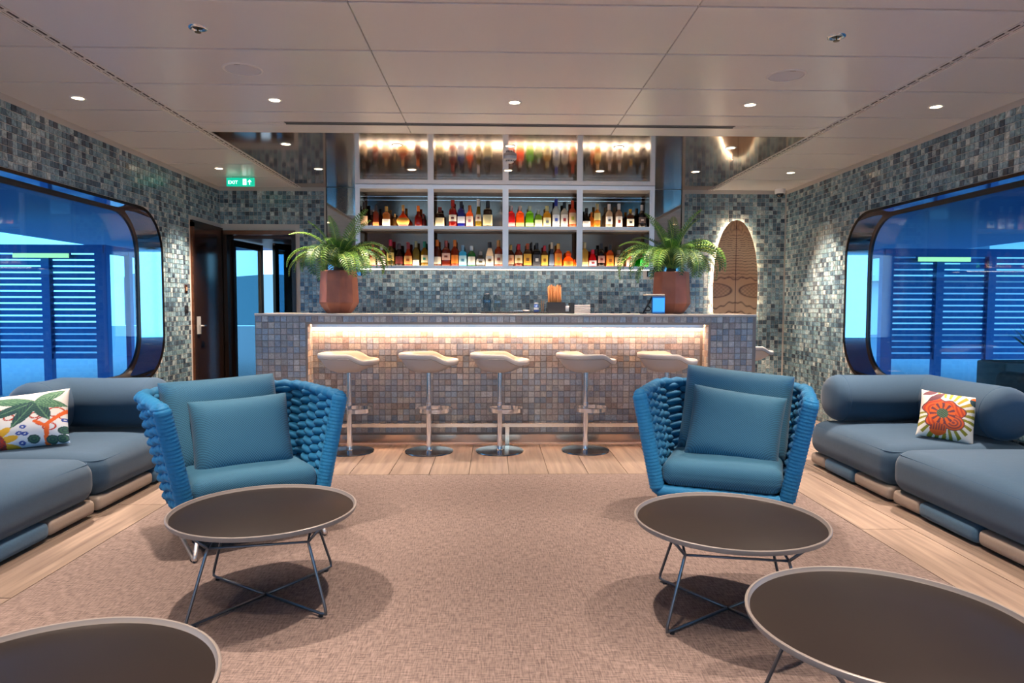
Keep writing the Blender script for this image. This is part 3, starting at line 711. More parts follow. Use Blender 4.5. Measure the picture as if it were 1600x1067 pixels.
def bottle(px, wpx, ytop, row, kind, glass, cap, paper, lab, l0=.08, l1=.45, back=False, mark=None, lw=1.15, name='liquor_bottle'):
    y = SY0+.095 if not back else SY0+.175
    base = ZA+.0005 if row == 0 else ZBs+.0005
    py = 352.3 if row == 0 else 414.5
    h = (py-ytop)/PXM; r = wpx/PXM/2; x = bx(px, y)
    if kind == 'dec': e = 2.6
    flat = .55 if kind in ('dec',) else (.85 if kind in ('square',) else 1)
    m = MB().lathe(PROF[kind](h, r), 24, e=EXPO[kind], sy=flat)
    o = m.build(name, bottle_mat(glass), None, True, .7, loc=(x, y, base)); tag(o, lab, 'bottle', 'bottles on the bar shelves')
    pr = PROF[kind](h, r); rn = pr[-1][0]*1.12
    ztop = pr[-1][1]
    if cap: MB().lathe([(rn*.9, ztop-h*.17), (rn, ztop-h*.17), (rn*1.0, h-.003), (rn*.85, h), (0, h)], 14).build('cap', pmat('cap_'+cap.strip('#'), cap, .4), o, True, .6)
    if paper:
        def rad(z):
            for (r0, z0), (r1, z1) in zip(pr, pr[1:]):
                if z0 <= z <= z1 and z1 > z0: return r0+(r1-r0)*(z-z0)/(z1-z0)
            return pr[-1][0]
        zs = [h*(l0+(l1-l0)*k/4) for k in range(5)]
        MB().lathe([(rad(z)*1.02+.0008, z) for z in zs], 14, e=EXPO[kind], sy=flat, a0=-PI/2-lw, a1=-PI/2+lw, cap=False).build('paper_label', pmat('paper_'+paper.strip('#'), paper, .6), o, True)
        if mark:
            zc = h*(l0+l1)/2; dz = h*(l1-l0)*.15; zs2 = [zc-dz, zc, zc+dz]
            MB().lathe([(rad(z)*1.035+.0014, z) for z in zs2], 8, e=EXPO[kind], sy=flat, a0=-PI/2-.36, a1=-PI/2+.36, cap=False).build('emblem', pmat('mark_'+mark.strip('#'), mark, .6), o, True)
    return o
U = 0; L = 1
B = [
 (571.8,11.5,315,U,'std','#4a1f10','#2a1c18','#d9b48c','dark cognac bottle with copper label at the left end of the upper shelf',.1,.42,False,None),
 (572.5,6,324,U,'std','#2a120c','#18100e',None,'small dark bottle tucked behind the leftmost upper shelf bottle',0,0,True,None),
 (589.8,8.5,320,U,'square','#8a3c18','#2c2220','#d07a3c','slim amber bottle with small orange label, second on the upper shelf',.02,.2,False,None),
 (582.5,9,326,U,'squat','#2c1410','#241a18',None,'round dark bottle behind the slim orange labelled amber bottle',0,0,True,None),
 (605.7,11.2,321.5,U,'square','#a87838','#c9a050','#f3ead8','bourbon bottle with gold neck and square white label on the upper shelf',.04,.36,False,None),
 (631.5,20.5,319,U,'dec','#b0541a','#c89048','#e0a040','broad diamond shaped amber decanter on the upper shelf',.1,.4,False,None),
 (619,6,331,U,'std','#6a4a20','#9a7a48',None,'small dull gold bottle half hidden left of the diamond decanter',0,0,True,None),
 (654.8,11,320,U,'squat','#7a1e10','#f07818',None,'dark red bottle with bright orange stopper on the upper shelf',.06,.3,False,None),
 (662.8,7,331,U,'std','#3a0f12','#4a1414',None,'thin dark red bottle right of the orange stoppered one',0,0,True,None),
 (688,13.5,322,U,'square','#3a1a10','#7a2818','#f2e0b0','black brown square bottle with cream label in the second upper bay',.04,.45,False,None),
 (708,12.2,311,U,'std','#a02414','#c02818','#efe2cc','tall red bottle with red cap and cream label on the upper shelf',.2,.44,False,'#6a2018'),
 (721,11.2,313,U,'square','#1c2a9a','#222230','#f4f6fa','cobalt blue bottle with round white seal on the upper shelf',.14,.40,False,None),
 (734,11.2,319,U,'std','#e88a3c','#e8701c','#fbe6cc','frosted orange bottle with pale label beside the cobalt blue bottle',.05,.48,False,'#d08a9a'),
 (747.6,9.6,309,U,'tall','#a08a18','#ece6e0','#f0e0c0','tall slim yellow liqueur bottle with white cap on the upper shelf',.2,.44,False,'#b06a50'),
 (762,13.8,312,U,'square','#3a2414','#241a16','#eedfa8','broad shouldered dark bottle with big cream label in the second upper bay',.05,.46,False,None),
 (798,12.2,319,U,'square','#d83a3c','#e8e0d0','#f2b8b0','red fruit liqueur bottle first in the third upper bay',.05,.20,False,None),
 (812,12.2,319,U,'square','#f08a10','#efe4c8','#f8d880','orange fruit liqueur bottle between the red and the green ones',.05,.20,False,None),
 (827,12.2,319,U,'square','#8ec41c','#eae8c8','#e0f0a0','bright green liqueur bottle in the third upper bay',.05,.20,False,None),
 (840.7,11.2,325.5,U,'square','#8aa838','#e8e6d0','#eef0c0','short green bottle with pale label right of the bright green one',.03,.42,False,None),
 (854,12.4,319,U,'std','#c0a040','#d8c888','#f6ecb8','yellowish clear bottle with pale yellow label in the third upper bay',.04,.44,False,'#8a90a0'),
 (862.5,6,324,U,'std','#2a2a30','#18181c',None,'dark bottle neck behind the frosted bottle with blue cap',0,0,True,None),
 (868,11.4,308.5,U,'std','#c9cdd0','#2a3aa8','#e6ecf6','tall frosted vodka bottle with blue cap and blue print',.08,.44,False,'#4a6ac8'),
 (881,11.2,313,U,'std','#c8c4bc','#1c1c1e','#f2ece2','clear spirit bottle with black cap and white label',.08,.50,False,'#b03030'),
 (893.5,11.2,310.5,U,'std','#d07a50','#e0481c','#f2d0a0','clear bottle with orange red cap and peach fruit label',.12,.54,False,'#c8b840'),
 (915.4,11.6,322,U,'squat','#241812','#1a1614','#f6f0e6','round black bottle with round white label first in the fourth upper bay',.04,.32,False,None),
 (923,8,327,U,'std','#c07a20','#a8641c',None,'amber bottle behind the round black bottle',0,0,True,None),
 (932,10.4,315,U,'std','#c89838','#e0c080','#f0dc90','golden tequila bottle with pale yellow label in the fourth upper bay',.3,.6,False,None),
 (950.7,10.8,315.6,U,'std','#b8a898','#e6e2da','#f0ece8','clear bottle with white cap and grey white label in the fourth upper bay',.14,.46,False,'#50586a'),
 (966,10.6,315,U,'std','#a89080','#e2ddd6','#f8f0e4','clear bottle with red lettered white label in the fourth upper bay',.04,.46,False,'#c04838'),
 (984,10.6,323,U,'square','#5a3018','#f0a818','#f4ead0','short brown bottle with yellow cap and cream label on the upper shelf',.1,.46,False,'#302820'),
 (1002,11.2,316.7,U,'std','#241a18','#b0a8a4','#4a3a38','dark bottle with dark label near the right end of the upper shelf',.2,.46,False,'#c8b8b0'),
 (1008.5,6.5,328,U,'std','#16141a','#141416',None,'thin black bottle at the right end of the upper shelf',0,0,True,None),
 (572,11.5,394,L,'square','#b89878','#d8d0c8','#ece4da','squat bottle with white label behind the left palm fronds',.1,.7,False,'#a06048'),
 (584.4,9.6,382,L,'std','#b0481c','#d81c24','#f0c890','amber bottle with red cap beside the left palm fronds',.05,.4,False,None),
 (598,12,382,L,'square','#8a3c1c','#e6e0d8','#f8e8e0','white capped bottle with pinkish white label on the lower shelf',.04,.5,False,'#a83c34'),
 (611.6,12,373.7,L,'std','#6a5a1c','#b81838','#f0d070','whiskey bottle with red cap and yellow label on the lower shelf',.18,.5,False,'#4a3018'),
 (625,12,380,L,'cone','#3a1a14','#4a302a','#7a2c24','dark brown tapering bottle with dark red label on the lower shelf',.1,.42,False,None),
 (639,12.5,378,L,'squat','#a84a18','#8c1c18','#f0b060','amber bottle with round orange label on the lower shelf',.08,.42,False,'#c06020'),
 (651,10.4,376,L,'std','#8a7c3c','#a89868','#f6f2e2','olive bottle with low white label at the right of the first lower bay',.03,.24,False,None),
 (664.3,10.6,376.5,L,'std','#9a7a1c','#1c7a58','#ecdcb0','bottle with green cap and teal edged cream label on the lower shelf',.14,.44,False,'#38a080'),
 (683.7,12.6,373.7,L,'std','#6a2c12','#f07818','#f6e6cc','brown bottle with orange cap and white label first in the second lower bay',.08,.35,False,None),
 (697.6,12.4,375,L,'square','#8a3414','#b04838','#e8b8a0','amber bottle with pink cream label second in the second lower bay',.24,.5,False,'#803020'),
 (711,11.6,374,L,'std','#a0441a','#f08020','#f08828','amber bottle with orange cap and orange label on the lower shelf',.1,.42,False,None),
 (723.4,11.4,382,L,'square','#58b8d8','#9ab8c8','#bce4ee','light blue gin bottle on the lower shelf',.06,.5,False,'#4a88a8'),
 (737,11.8,382.6,L,'std','#1c7a38','#e4e4de','#f2ecdc','green gin bottle with white label on the lower shelf',.06,.46,False,None),
 (751,13,391,L,'squat','#5a5650','#8a8884','#f4ece0','short clear bottle with diamond white label on the lower shelf',.1,.48,False,'#8a7a50'),
 (765,12.6,377,L,'cone','#e8dccc','#2c201c','#f4ecde','white coconut rum bottle with dark cap on the lower shelf',.08,.42,False,'#8a5a28'),
 (779,12.8,374,L,'std','#a0481c','#d09040','#f0d8c0','amber bottle with gold pourer and cream label at the end of the second lower bay',.08,.46,False,'#a04838'),
 (797.7,10.6,381,L,'std','#5a2a12','#e0b060','#e8b088','brown bottle with oval peach label first in the third lower bay',.1,.52,False,'#c87850'),
 (810,12.4,380,L,'std','#8a3414','#d81c2c','#f4e0b0','amber bottle with red cap and cream label in the third lower bay',.14,.5,False,'#d0a040'),
 (824,11.6,379,L,'square','#6a4418','#c05018','#e0a838','square whisky bottle with slanting gold label in the third lower bay',.06,.54,False,'#7a4a18'),
 (838.4,11.6,378,L,'square','#241c1a','#1c1818','#3a3a40','black bottle with white lettered dark label in the third lower bay',.05,.5,False,'#e0dcd6'),
 (830,7,376,L,'std','#1a1414','#141214',None,'thin black bottle standing behind the black lettered bottle',0,0,True,None),
 (850.4,10.8,382,L,'std','#7a4418','#d82028','#f2c850','bottle with red cap and yellow label in the third lower bay',.06,.54,False,'#a86a20'),
 (861.5,8.6,376.7,L,'tall','#4a5a78','#d8c0a0','#7a88a0','slim blue grey bottle with pale stopper in the third lower bay',.06,.5,False,None),
 (871.7,11.8,378.5,L,'std','#b85c18','#e0a848','#f0902c','amber orange rum bottle left of the orange figure bottle',.06,.56,False,'#e0b040'),
 (887.5,15.5,390,L,'jug','#e88818','#f0981c','#f0a838','squat orange figure shaped bottle in the third lower bay',.08,.34,False,None),
 (897.3,6,403,L,'jug','#e88818','#e8881c',None,'tiny orange bottle beside the squat orange figure bottle',0,0,False,None),
 (912.7,11.4,376.7,L,'square','#c0a858','#d8c898','#e8d890','tall clear yellowish bottle first in the fourth lower bay',.02,.2,False,None),
 (925.6,12.4,388,L,'cone','#b81c2c','#d81c38','#f4e4e0','red bottle with white label and two red pourers in the fourth lower bay',.06,.36,False,'#c82030'),
 (939,11,378,L,'std','#241612','#1c1614','#c89888','dark brown liqueur bottle with round pale label in the fourth lower bay',.16,.46,False,'#8a2c28'),
 (931,8,386,L,'std','#141014','#121014',None,'black bottle behind the red bottle with white label',0,0,True,None),
 (952.7,11.8,380,L,'std','#c0641c','#2c241c','#f0982c','amber bottle with black cap and orange label in the fourth lower bay',.05,.5,False,'#b05818'),
 (966.7,12.6,388.7,L,'square','#7a6050','#8a7868','#e8cc98','bronze grey square shouldered bottle with cream label in the fourth lower bay',.06,.56,False,None),
 (983,9.6,387,L,'cone','#d89878','#e86a1c','#f6dcc4','peach bottle with orange cap beside the right palm fronds',.04,.4,False,None),
 (1006,11,394,L,'square','#18c838','#18a838','#40e060','bright green bottle glowing behind the right palm fronds',.06,.7,False,None),
]
for b in B: bottle(*b[:9], l0=b[9], l1=b[10], back=b[11], mark=b[12])

# ------------------------------------------------------------------ potted palms on the bar
def frond_mesh(L, droop, lift, wid, n=27):
    m = MB(); pts = []
    x = z = 0.0; a = lift
    for i in range(n+1):
        pts.append(Vector((x, 0, z))); s = i/n
        x += L/n*math.cos(a); z += L/n*math.sin(a); a -= droop/n*(.5+1.0*s)
    vs = []; fs = []
    for i in range(3, n+1):
        s = i/n; p = pts[i]; t = (pts[min(i+1, n)]-pts[i-1]).normalized(); up = Vector((-t.z, 0, t.x))
        w = wid*math.sin(PI*min(1, .16+.80*s))**.7
        for sd in (-1, 1):
            d = (Vector((0, sd, 0))*.86+t*.55+up*.22).normalized(); tip = p+d*w-Vector((0, 0, w*.18)); bw_ = t*.0050
            mid = p+d*w*.55+up*.006; o = len(vs)
            vs += [p-bw_, p+bw_, mid+bw_*1.2, mid-bw_*1.2, tip]; fs += [(o, o+1, o+2, o+3), (o+3, o+2, o+4)]
    m.add(vs, fs)
    r = MB().tube(pts, .004, 5, rf=lambda s: .0055*(1-s)+.0012)
    return m, r
FR = []
rg = random.Random(11)
for L_, dr, li, wd in ((.54, 2.2, 1.05, .095), (.56, 2.8, 1.12, .10), (.52, 1.7, 1.2, .09), (.56, .9, 1.38, .085), (.62, 3.0, 1.05, .10), (.52, 2.6, .85, .095)):
    a, b = frond_mesh(L_, dr, li, wd); fa = a.mesh('leaflets'); fb = b.mesh('rachis', True); fb.materials.append(M_STEM); FR.append((fa, fb))
FR2 = []
for fa, fb in FR:
    d = fa.copy(); fa.materials.append(M_LEAF); d.materials.append(M_LEAF2); FR2.append(d)
def palm(x, y, z, rz, lab, plab, seed):
    pot = empty('plant_pot', (x, y, z), rz); tag(pot, plab, 'plant pot', 'copper pots on the bar')
    pr = [(.108, 0), (.118, .004), (.178, .088), (.182, .10), (.166, .385), (.160, .392), (.150, .388), (.145, .34)]
    m = MB(); n = 9; vs = []
    for i, (r, zz) in enumerate(pr):
        for k in range(n): t = 2*PI*k/n+(.35 if i >= 2 else 0)*0; vs.append((r*math.cos(t), r*math.sin(t), zz))
    fs = [tuple(range(n))[::-1]]
    for i in range(len(pr)-1):
        for k in range(n): fs.append((i*n+k, i*n+(k+1) % n, (i+1)*n+(k+1) % n, (i+1)*n+k))
    m.add(vs, fs).build('body', M_TERRA, pot); MB().lathe([(0, .345), (.148, .345)], 9, cap=False).build('soil', pmat('soil', '#3b2f28', .9), pot)
    p = empty('potted_palm', (x, y, z+.347), rz); tag(p, lab, 'plant', 'palms on the bar')
    MB().lathe([(.04, 0), (.05, .03), (.045, .07), (.02, .10), (0, .105)], 12).build('trunk', pmat('palm_trunk', '#5a4630', .9), p, True)
    r_ = random.Random(seed)
    for i in range(54):
        k = r_.choice([0, 1, 1, 4, 4, 4, 5, 2]) if i < 44 else r_.choice([2, 3, 3])
        a = i*2.399963+r_.uniform(-.3, .3); sc = r_.uniform(.85, 1.12)
        f = link('frond', FR[k][0] if r_.random() < .6 else FR2[k], None, p, (math.cos(a)*.02, math.sin(a)*.02, .07+r_.uniform(-.02, .02)))
        f.rotation_euler = (r_.uniform(-.2, .2), -r_.uniform(-.15, .15), a); f.scale = (sc,)*3
        link('rachis', FR[k][1], None, f)
palm(-1.445, 6.40, BZ, .1, 'spreading green sago palm left of the bottle shelves', 'faceted copper brown pot holding the left palm', 3)
palm(1.665, 6.42, BZ, .5, 'spreading green sago palm between the shelves and the wooden oval panel', 'faceted copper brown pot holding the right palm', 8)

# ------------------------------------------------------------------ wooden oval panel with halo light
def colorize(me, fn):
    ca = me.color_attributes.new('Col', 'FLOAT_COLOR', 'POINT'); d = []
    for v in me.vertices: c = fn(v.co); d += [c[0], c[1], c[2], 1.0]
    ca.data.foreach_set('color', d)
def mixc(a, b, t): return tuple(a[i]+(b[i]-a[i])*t for i in range(3))
sb = empty('oval_wood_panel', (2.895, YB-.085, 1.10)); tag(sb, 'tall oval bookmatched wood panel with glowing edge on the back wall', 'wall panel')
def sbx(t):      # half width along the height 0..1
    return .270*(1-.5*max(0, .30-t)**2)*math.sqrt(max(0, 1-max(0, (t-.27)/.73)**2.4))
NZ, NX = 150, 64; Hs = 1.175
m = MB(); vs = []
for yy in (0, .022):
    for j in range(NZ+1):
        t = j/NZ
        for i in range(NX+1): vs.append(((2*i/NX-1)*max(.002, sbx(t)), yy, t*Hs))
fs = []; W_ = NX+1; O_ = (NZ+1)*W_
for j in range(NZ):
    for i in range(NX): fs.append((j*W_+i, j*W_+i+1, (j+1)*W_+i+1, (j+1)*W_+i)); fs.append((O_+j*W_+i, O_+(j+1)*W_+i, O_+(j+1)*W_+i+1, O_+j*W_+i+1))
    for i in (0, NX): fs.append((j*W_+i, (j+1)*W_+i, O_+(j+1)*W_+i, O_+j*W_+i))
for j in (0, NZ):
    for i in range(NX): fs.append((j*W_+i, j*W_+i+1, O_+j*W_+i+1, O_+j*W_+i))
me = m.add(vs, fs).mesh('board')
WC1, WC2, WC3 = lin('#d49c6e')[:3], lin('#5a2818')[:3], lin('#eac498')[:3]
def wood(co):
    x, z = abs(co.x), co.z; t = z/Hs
    c = mixc(WC1, WC3, .35+.35*math.sin(z*9+x*5))
    if x < .0045: return WC2
    d = 1.0
    zz = z-.006*math.sin(x*40)-.004*math.sin(x*95+z*20)
    if t > .40:
        ph = (t-.40)/.60; sp = .062-.030*ph; k = zz/sp; d = abs(k-round(k))*sp/.010
    for z0, amp, b in ((.47, .02, 0), (.16, .035, 1), (.06, .02, 1)):
        d = min(d, abs(z-z0-amp*math.sin(x*14+b*1.3)+.01*math.sin(x*60))/.015)
    e = abs(((x-.27)/.22)**2+((z-.335)/.085)**2-1); d = min(d, e/.22)
    if ((x-.27)/.22)**2+((z-.335)/.085)**2 < 1: c = mixc(c, WC2, .25+.2*math.sin(x*120)*math.sin(z*140))
    return mixc(WC2, c, min(1, max(0, d))**.8)
colorize(me, wood); link('board', me, vcol_mat('bookmatched_wood', .4, 0), sb)
m = MB(); pts = [(s*(max(.002, sbx(j/40))-.012 if sbx(j/40) > .05 else .01), .040, j/40*Hs-.02*(j == 40)) for s in (-1, 1) for j in (range(41) if s < 0 else range(39, -1, -1))]
m.tube(pts, .007, 6).build('halo_light', pmat('halo_led', '#fff0dc', .5, emit='#ffe2c0', es=30), sb)
for zz in (.3, .9): MB().box((-.05, .022, zz), (.05, .079, zz+.05)).build('bracket', M_BLACK, sb)

# ------------------------------------------------------------------ things on the bar top
ty = 6.36
def bxp(px, y=ty): return (px-772.5)/1066.7*y
tr = empty('bar_mat', (bxp(803), ty, BZ)); tag(tr, 'long black rubber bar mat on the counter', 'bar mat')
MB().rbox((bxp(855)-bxp(752), .16, .012), .004, (0, 0, .006), k=2, mid=1).build('mat', M_BLACK, tr, True, .6)
m = MB()
for k in range(28): m.box((-.29+k*.0208, -.07, .012), (-.284+k*.0208, .07, .015))
tag(m.build('ribs', M_BLACK, tr), kind='stuff')
def tumbler(px, h, r, col, lab, y=ty):
    o = MB().lathe([(r*.78, 0), (r*.8, .003), (r*.95, h*.5), (r, h*.8), (r*.62, h), (r*.58, h), (r*.94, h*.78), (r*.88, h*.5), (r*.72, .012), (0, .012)], 20).build('glass_bottle', glass_mat('g_'+lab[:6], col, 1.5), None, True, .8, loc=(bxp(px, y), y, BZ+.0152)); tag(o, lab, 'glass')
    MB().lathe([(r*.60, h-.004), (r*.66, h-.002), (r*.66, h+.004), (r*.58, h+.004)], 20).build('rim', M_CHROME, o, True); return o
tumbler(761, .165, .042, (.74, .79, .82, 1), 'smoky grey carafe at the left end of the bar mat')
tumbler(777, .155, .036, (.85, .88, .88, 1), 'clear glass carafe right of the smoky grey one')
jr = empty('pick_jar', (bxp(838), ty, BZ+.0152)); tag(jr, 'small blue and white jar on the bar mat', 'jar')
MB().lathe([(.022, 0), (.024, .004), (.024, .055), (.018, .062), (.018, .075)], 16).build('body', pmat('jar_blue', '#5a78b8', .3), jr, True, .6); MB().lathe([(.0245, .02), (.0246, .04)], 16, cap=False).build('band', M_WHITE, jr, True); MB().lathe([(.02, .072), (.021, .085), (0, .09)], 16).build('lid', M_WHITE, jr, True, .6)
pk = empty('skewer_cup', (bxp(848), ty+.02, BZ+.0152)); tag(pk, 'small clear cup of wooden picks left of the straw holder', 'cup')
MB().lathe([(.016, 0), (.02, .05), (.018, .05), (.014, .004)], 14).build('cup', M_CLEAR, pk, True)
for k in range(7): MB().tube([(math.cos(k)*.008, math.sin(k)*.008, .004), (math.cos(k)*.016, math.sin(k)*.016, .105)], .0018, 5).build('pick', pmat('pick_wood', '#b98a5c', .7), pk)
lm = empty('citrus_tongs', (bxp(822), ty, BZ+.0152)); tag(lm, 'low dark strainer lying on the bar mat', 'bar tool')
MB().lathe([(.03, 0), (.034, .012), (.028, .018), (0, .02)], 18).build('bowl', M_STEEL, lm, True, .6); MB().box((-.11, -.006, .006), (-.028, .006, .012)).build('handle', M_STEEL, lm)
st = empty('straw_holder', (bxp(868.5), ty, BZ)); tag(st, 'black bar caddy holding paper straws and napkins', 'caddy')
w = bxp(882)-bxp(855); x0 = -w/2
MB().box((x0, -.07, 0), (x0+w, .07, .008)).build('bottom', M_BLACK, st)
MB().box((x0, -.07, .008), (x0+w, -.064, .105)).build('front', M_BLACK, st); MB().box((x0, .064, .008), (x0+w, .07, .105)).build('back', M_BLACK, st)
for xx in (x0, x0+w-.006): MB().box((xx, -.064, .008), (xx+.006, .064, .105)).build('side', M_BLACK, st)
MB().box((x0+w, -.07, 0), (x0+w+.085, .07, .02)).build('tray', M_BLACK, st); MB().box((x0+w+.045, -.07, .02), (x0+w+.085, .07, .10)).build('napkin_arm', M_BLACK, st)
np_ = MB().rbox((.036, .11, .05), .004, (bxp(868.5)+x0+w+.0215, ty, BZ+.046), k=2, mid=1).build('napkin_stack', M_WHITE, None, True, .6); tag(np_, 'small white napkin block held in the black bar caddy', 'napkins')
sm = MB().tube([(0, 0, 0), (0, 0, .25)], .0045, 8).mesh('paper_straw', True); sm.materials.append(pmat('straw_brown', '#b5743f', .7))
r_ = random.Random(4)
for i in range(9):
    for j in range(5):
        s = link('paper_straw', sm, None, None, (bxp(855)+.017+i*.0135, ty-.045+j*.02, BZ+.009)); s.rotation_euler = (r_.uniform(-.03, .03), r_.uniform(-.045, .02), 0)
        s.scale = (1, 1, r_.uniform(.93, 1.04)); tag(s, 'brown paper straw standing in the black bar caddy', 'straw', 'paper straws in the caddy')
nb = empty('napkin_stack', (bxp(908.5), ty, BZ)); tag(nb, 'stack of pale folded napkins right of the black caddy', 'napkins')
for k in range(6): MB().rbox((bxp(921)-bxp(896), .13, .012), .004, (r_.uniform(-.002, .002), 0, .007+k*.0135), k=2, mid=1).build('napkin', pmat('napkin_pink', '#e2d4cc', .8), nb, True, .6)
tb = empty('tablet_till', (bxp(1026, 6.13), 6.13, BZ)); tag(tb, 'till tablet on a black angled stand with bright blue screen', 'tablet')
MB().tube([(-.12, 0, .0), (-.035, 0, .155)], .008, 8).build('stand_arm', M_BLACK, tb, True); MB().lathe([(.03, 0), (.03, .004), (0, .005)], 16).build('stand_foot', M_BLACK, tb, loc=(-.115, 0, 0))
MB().tube([(-.075, 0, .075), (-.045, 0, .05), (-.06, 0, .03), (-.10, 0, .03)], .006, 8).build('stand_brace', M_BLACK, tb, True)
MB().rbox((.118, .035, .155), .006, (.02, .0, .082), k=2, mid=1).build('body', pmat('till_blue', '#3c8fd6', .35), tb, True, .6)
MB().box((-.032, -.0195, .02), (.072, -.0176, .145)).build('screen', pmat('screen_blue', '#3fa0ea', .2, emit='#3f9ce8', es=.7), tb)
MB().rbox((.17, .12, .014), .005, (-.02, 0, .172), k=2, mid=1).build('top_plate', pmat('till_cream', '#d8c8b4', .4), tb, True, .6)

# ------------------------------------------------------------------ woven armchairs
def upath(hw, yf, yb, rc, n=120):
    pts = [(-hw, yf), (-hw, yb-rc)]
    for k in range(1, 13): t = PI-PI/2*k/12; pts.append((-hw+rc+rc*math.cos(t), yb-rc+rc*math.sin(t)))
    for k in range(13): t = PI/2-PI/2*k/12; pts.append((hw-rc+rc*math.cos(t), yb-rc+rc*math.sin(t)))
    pts.append((hw, yf))
    ln = [0]
    for a, b in zip(pts, pts[1:]): ln.append(ln[-1]+math.hypot(b[0]-a[0], b[1]-a[1]))
    def at(s):
        d = s*ln[-1]
        for i in range(len(ln)-1):
            if d <= ln[i+1]+1e-9:
                q = (d-ln[i])/max(1e-9, ln[i+1]-ln[i]); return (pts[i][0]+(pts[i+1][0]-pts[i][0])*q, pts[i][1]+(pts[i+1][1]-pts[i][1])*q)
        return pts[-1]
    return at
Z0C, Z1C = .215, .745
def shell_pt(s, v):
    at = upath(.34+.105*v, -.36-.015*v, .30+.10*v, .23); x, y = at(s); return Vector((x, y, Z0C+(Z1C-Z0C)*v))
def ico(name):
    b = bmesh.new(); bmesh.ops.create_icosphere(b, subdivisions=2, radius=1); me = bpy.data.meshes.new(name); b.to_mesh(me); b.free()
    me.polygons.foreach_set('use_smooth', [True]*len(me.polygons)); me.materials.append(M_ROPE); return me
KNOT = ico('rope_loop')
NC, NR = 17, 11
KM = []
for i in range(NC):
    s = .028+(1-.056)*i/(NC-1); rows_ = NR+1 if i % 2 == 0 else NR
    for j in range(rows_):
        v = (j if i % 2 == 0 else j+.5)/NR
        p = shell_pt(s, v); t = (shell_pt(min(1, s+.01), v)-shell_pt(max(0, s-.01), v)).normalized(); up = (shell_pt(s, min(1, v+.03))-shell_pt(s, max(0, v-.03))).normalized()
        nn = t.cross(up).normalized(); up = nn.cross(t)
        tilt = .10 if i % 2 else -.10
        t2 = t*math.cos(tilt)+up*math.sin(tilt); u2 = up*math.cos(tilt)-t*math.sin(tilt)
        sx, sy, sz = .080, .0275, .040
        if v > .97: sy = .030; sz = .044
        M = Matrix((t2*sx, u2*sy, nn*sz)).transposed().to_4x4(); M.translation = p-nn*.0; KM.append(M)
def pillow_mb(w, h, t, n=24, pinch=.05, p=4.0, pw_=.5):
    m = MB(); vs = []
    for sg in (-1, 1):
        for i in range(n+1):
            for j in range(n+1):
                u, v = math.sin(PI/2*(2*i/n-1)), math.sin(PI/2*(2*j/n-1))
                x = u*w/2*(1-pinch*(1-v*v)*abs(u)); z = v*h/2*(1-pinch*(1-u*u)*abs(v))
                y = sg*t/2*max(0, (1-abs(u)**p)*(1-abs(v)**p))**pw_
                vs.append((x, y, z))
    N = n+1; fs = []
    for q in (0, 1):
        o = q*N*N
        for i in range(n):
            for j in range(n):
                f = (o+i*N+j, o+(i+1)*N+j, o+(i+1)*N+j+1, o+i*N+j+1); fs.append(f if q == 0 else f[::-1])
    m.add(vs, fs); m.weld = True; return m
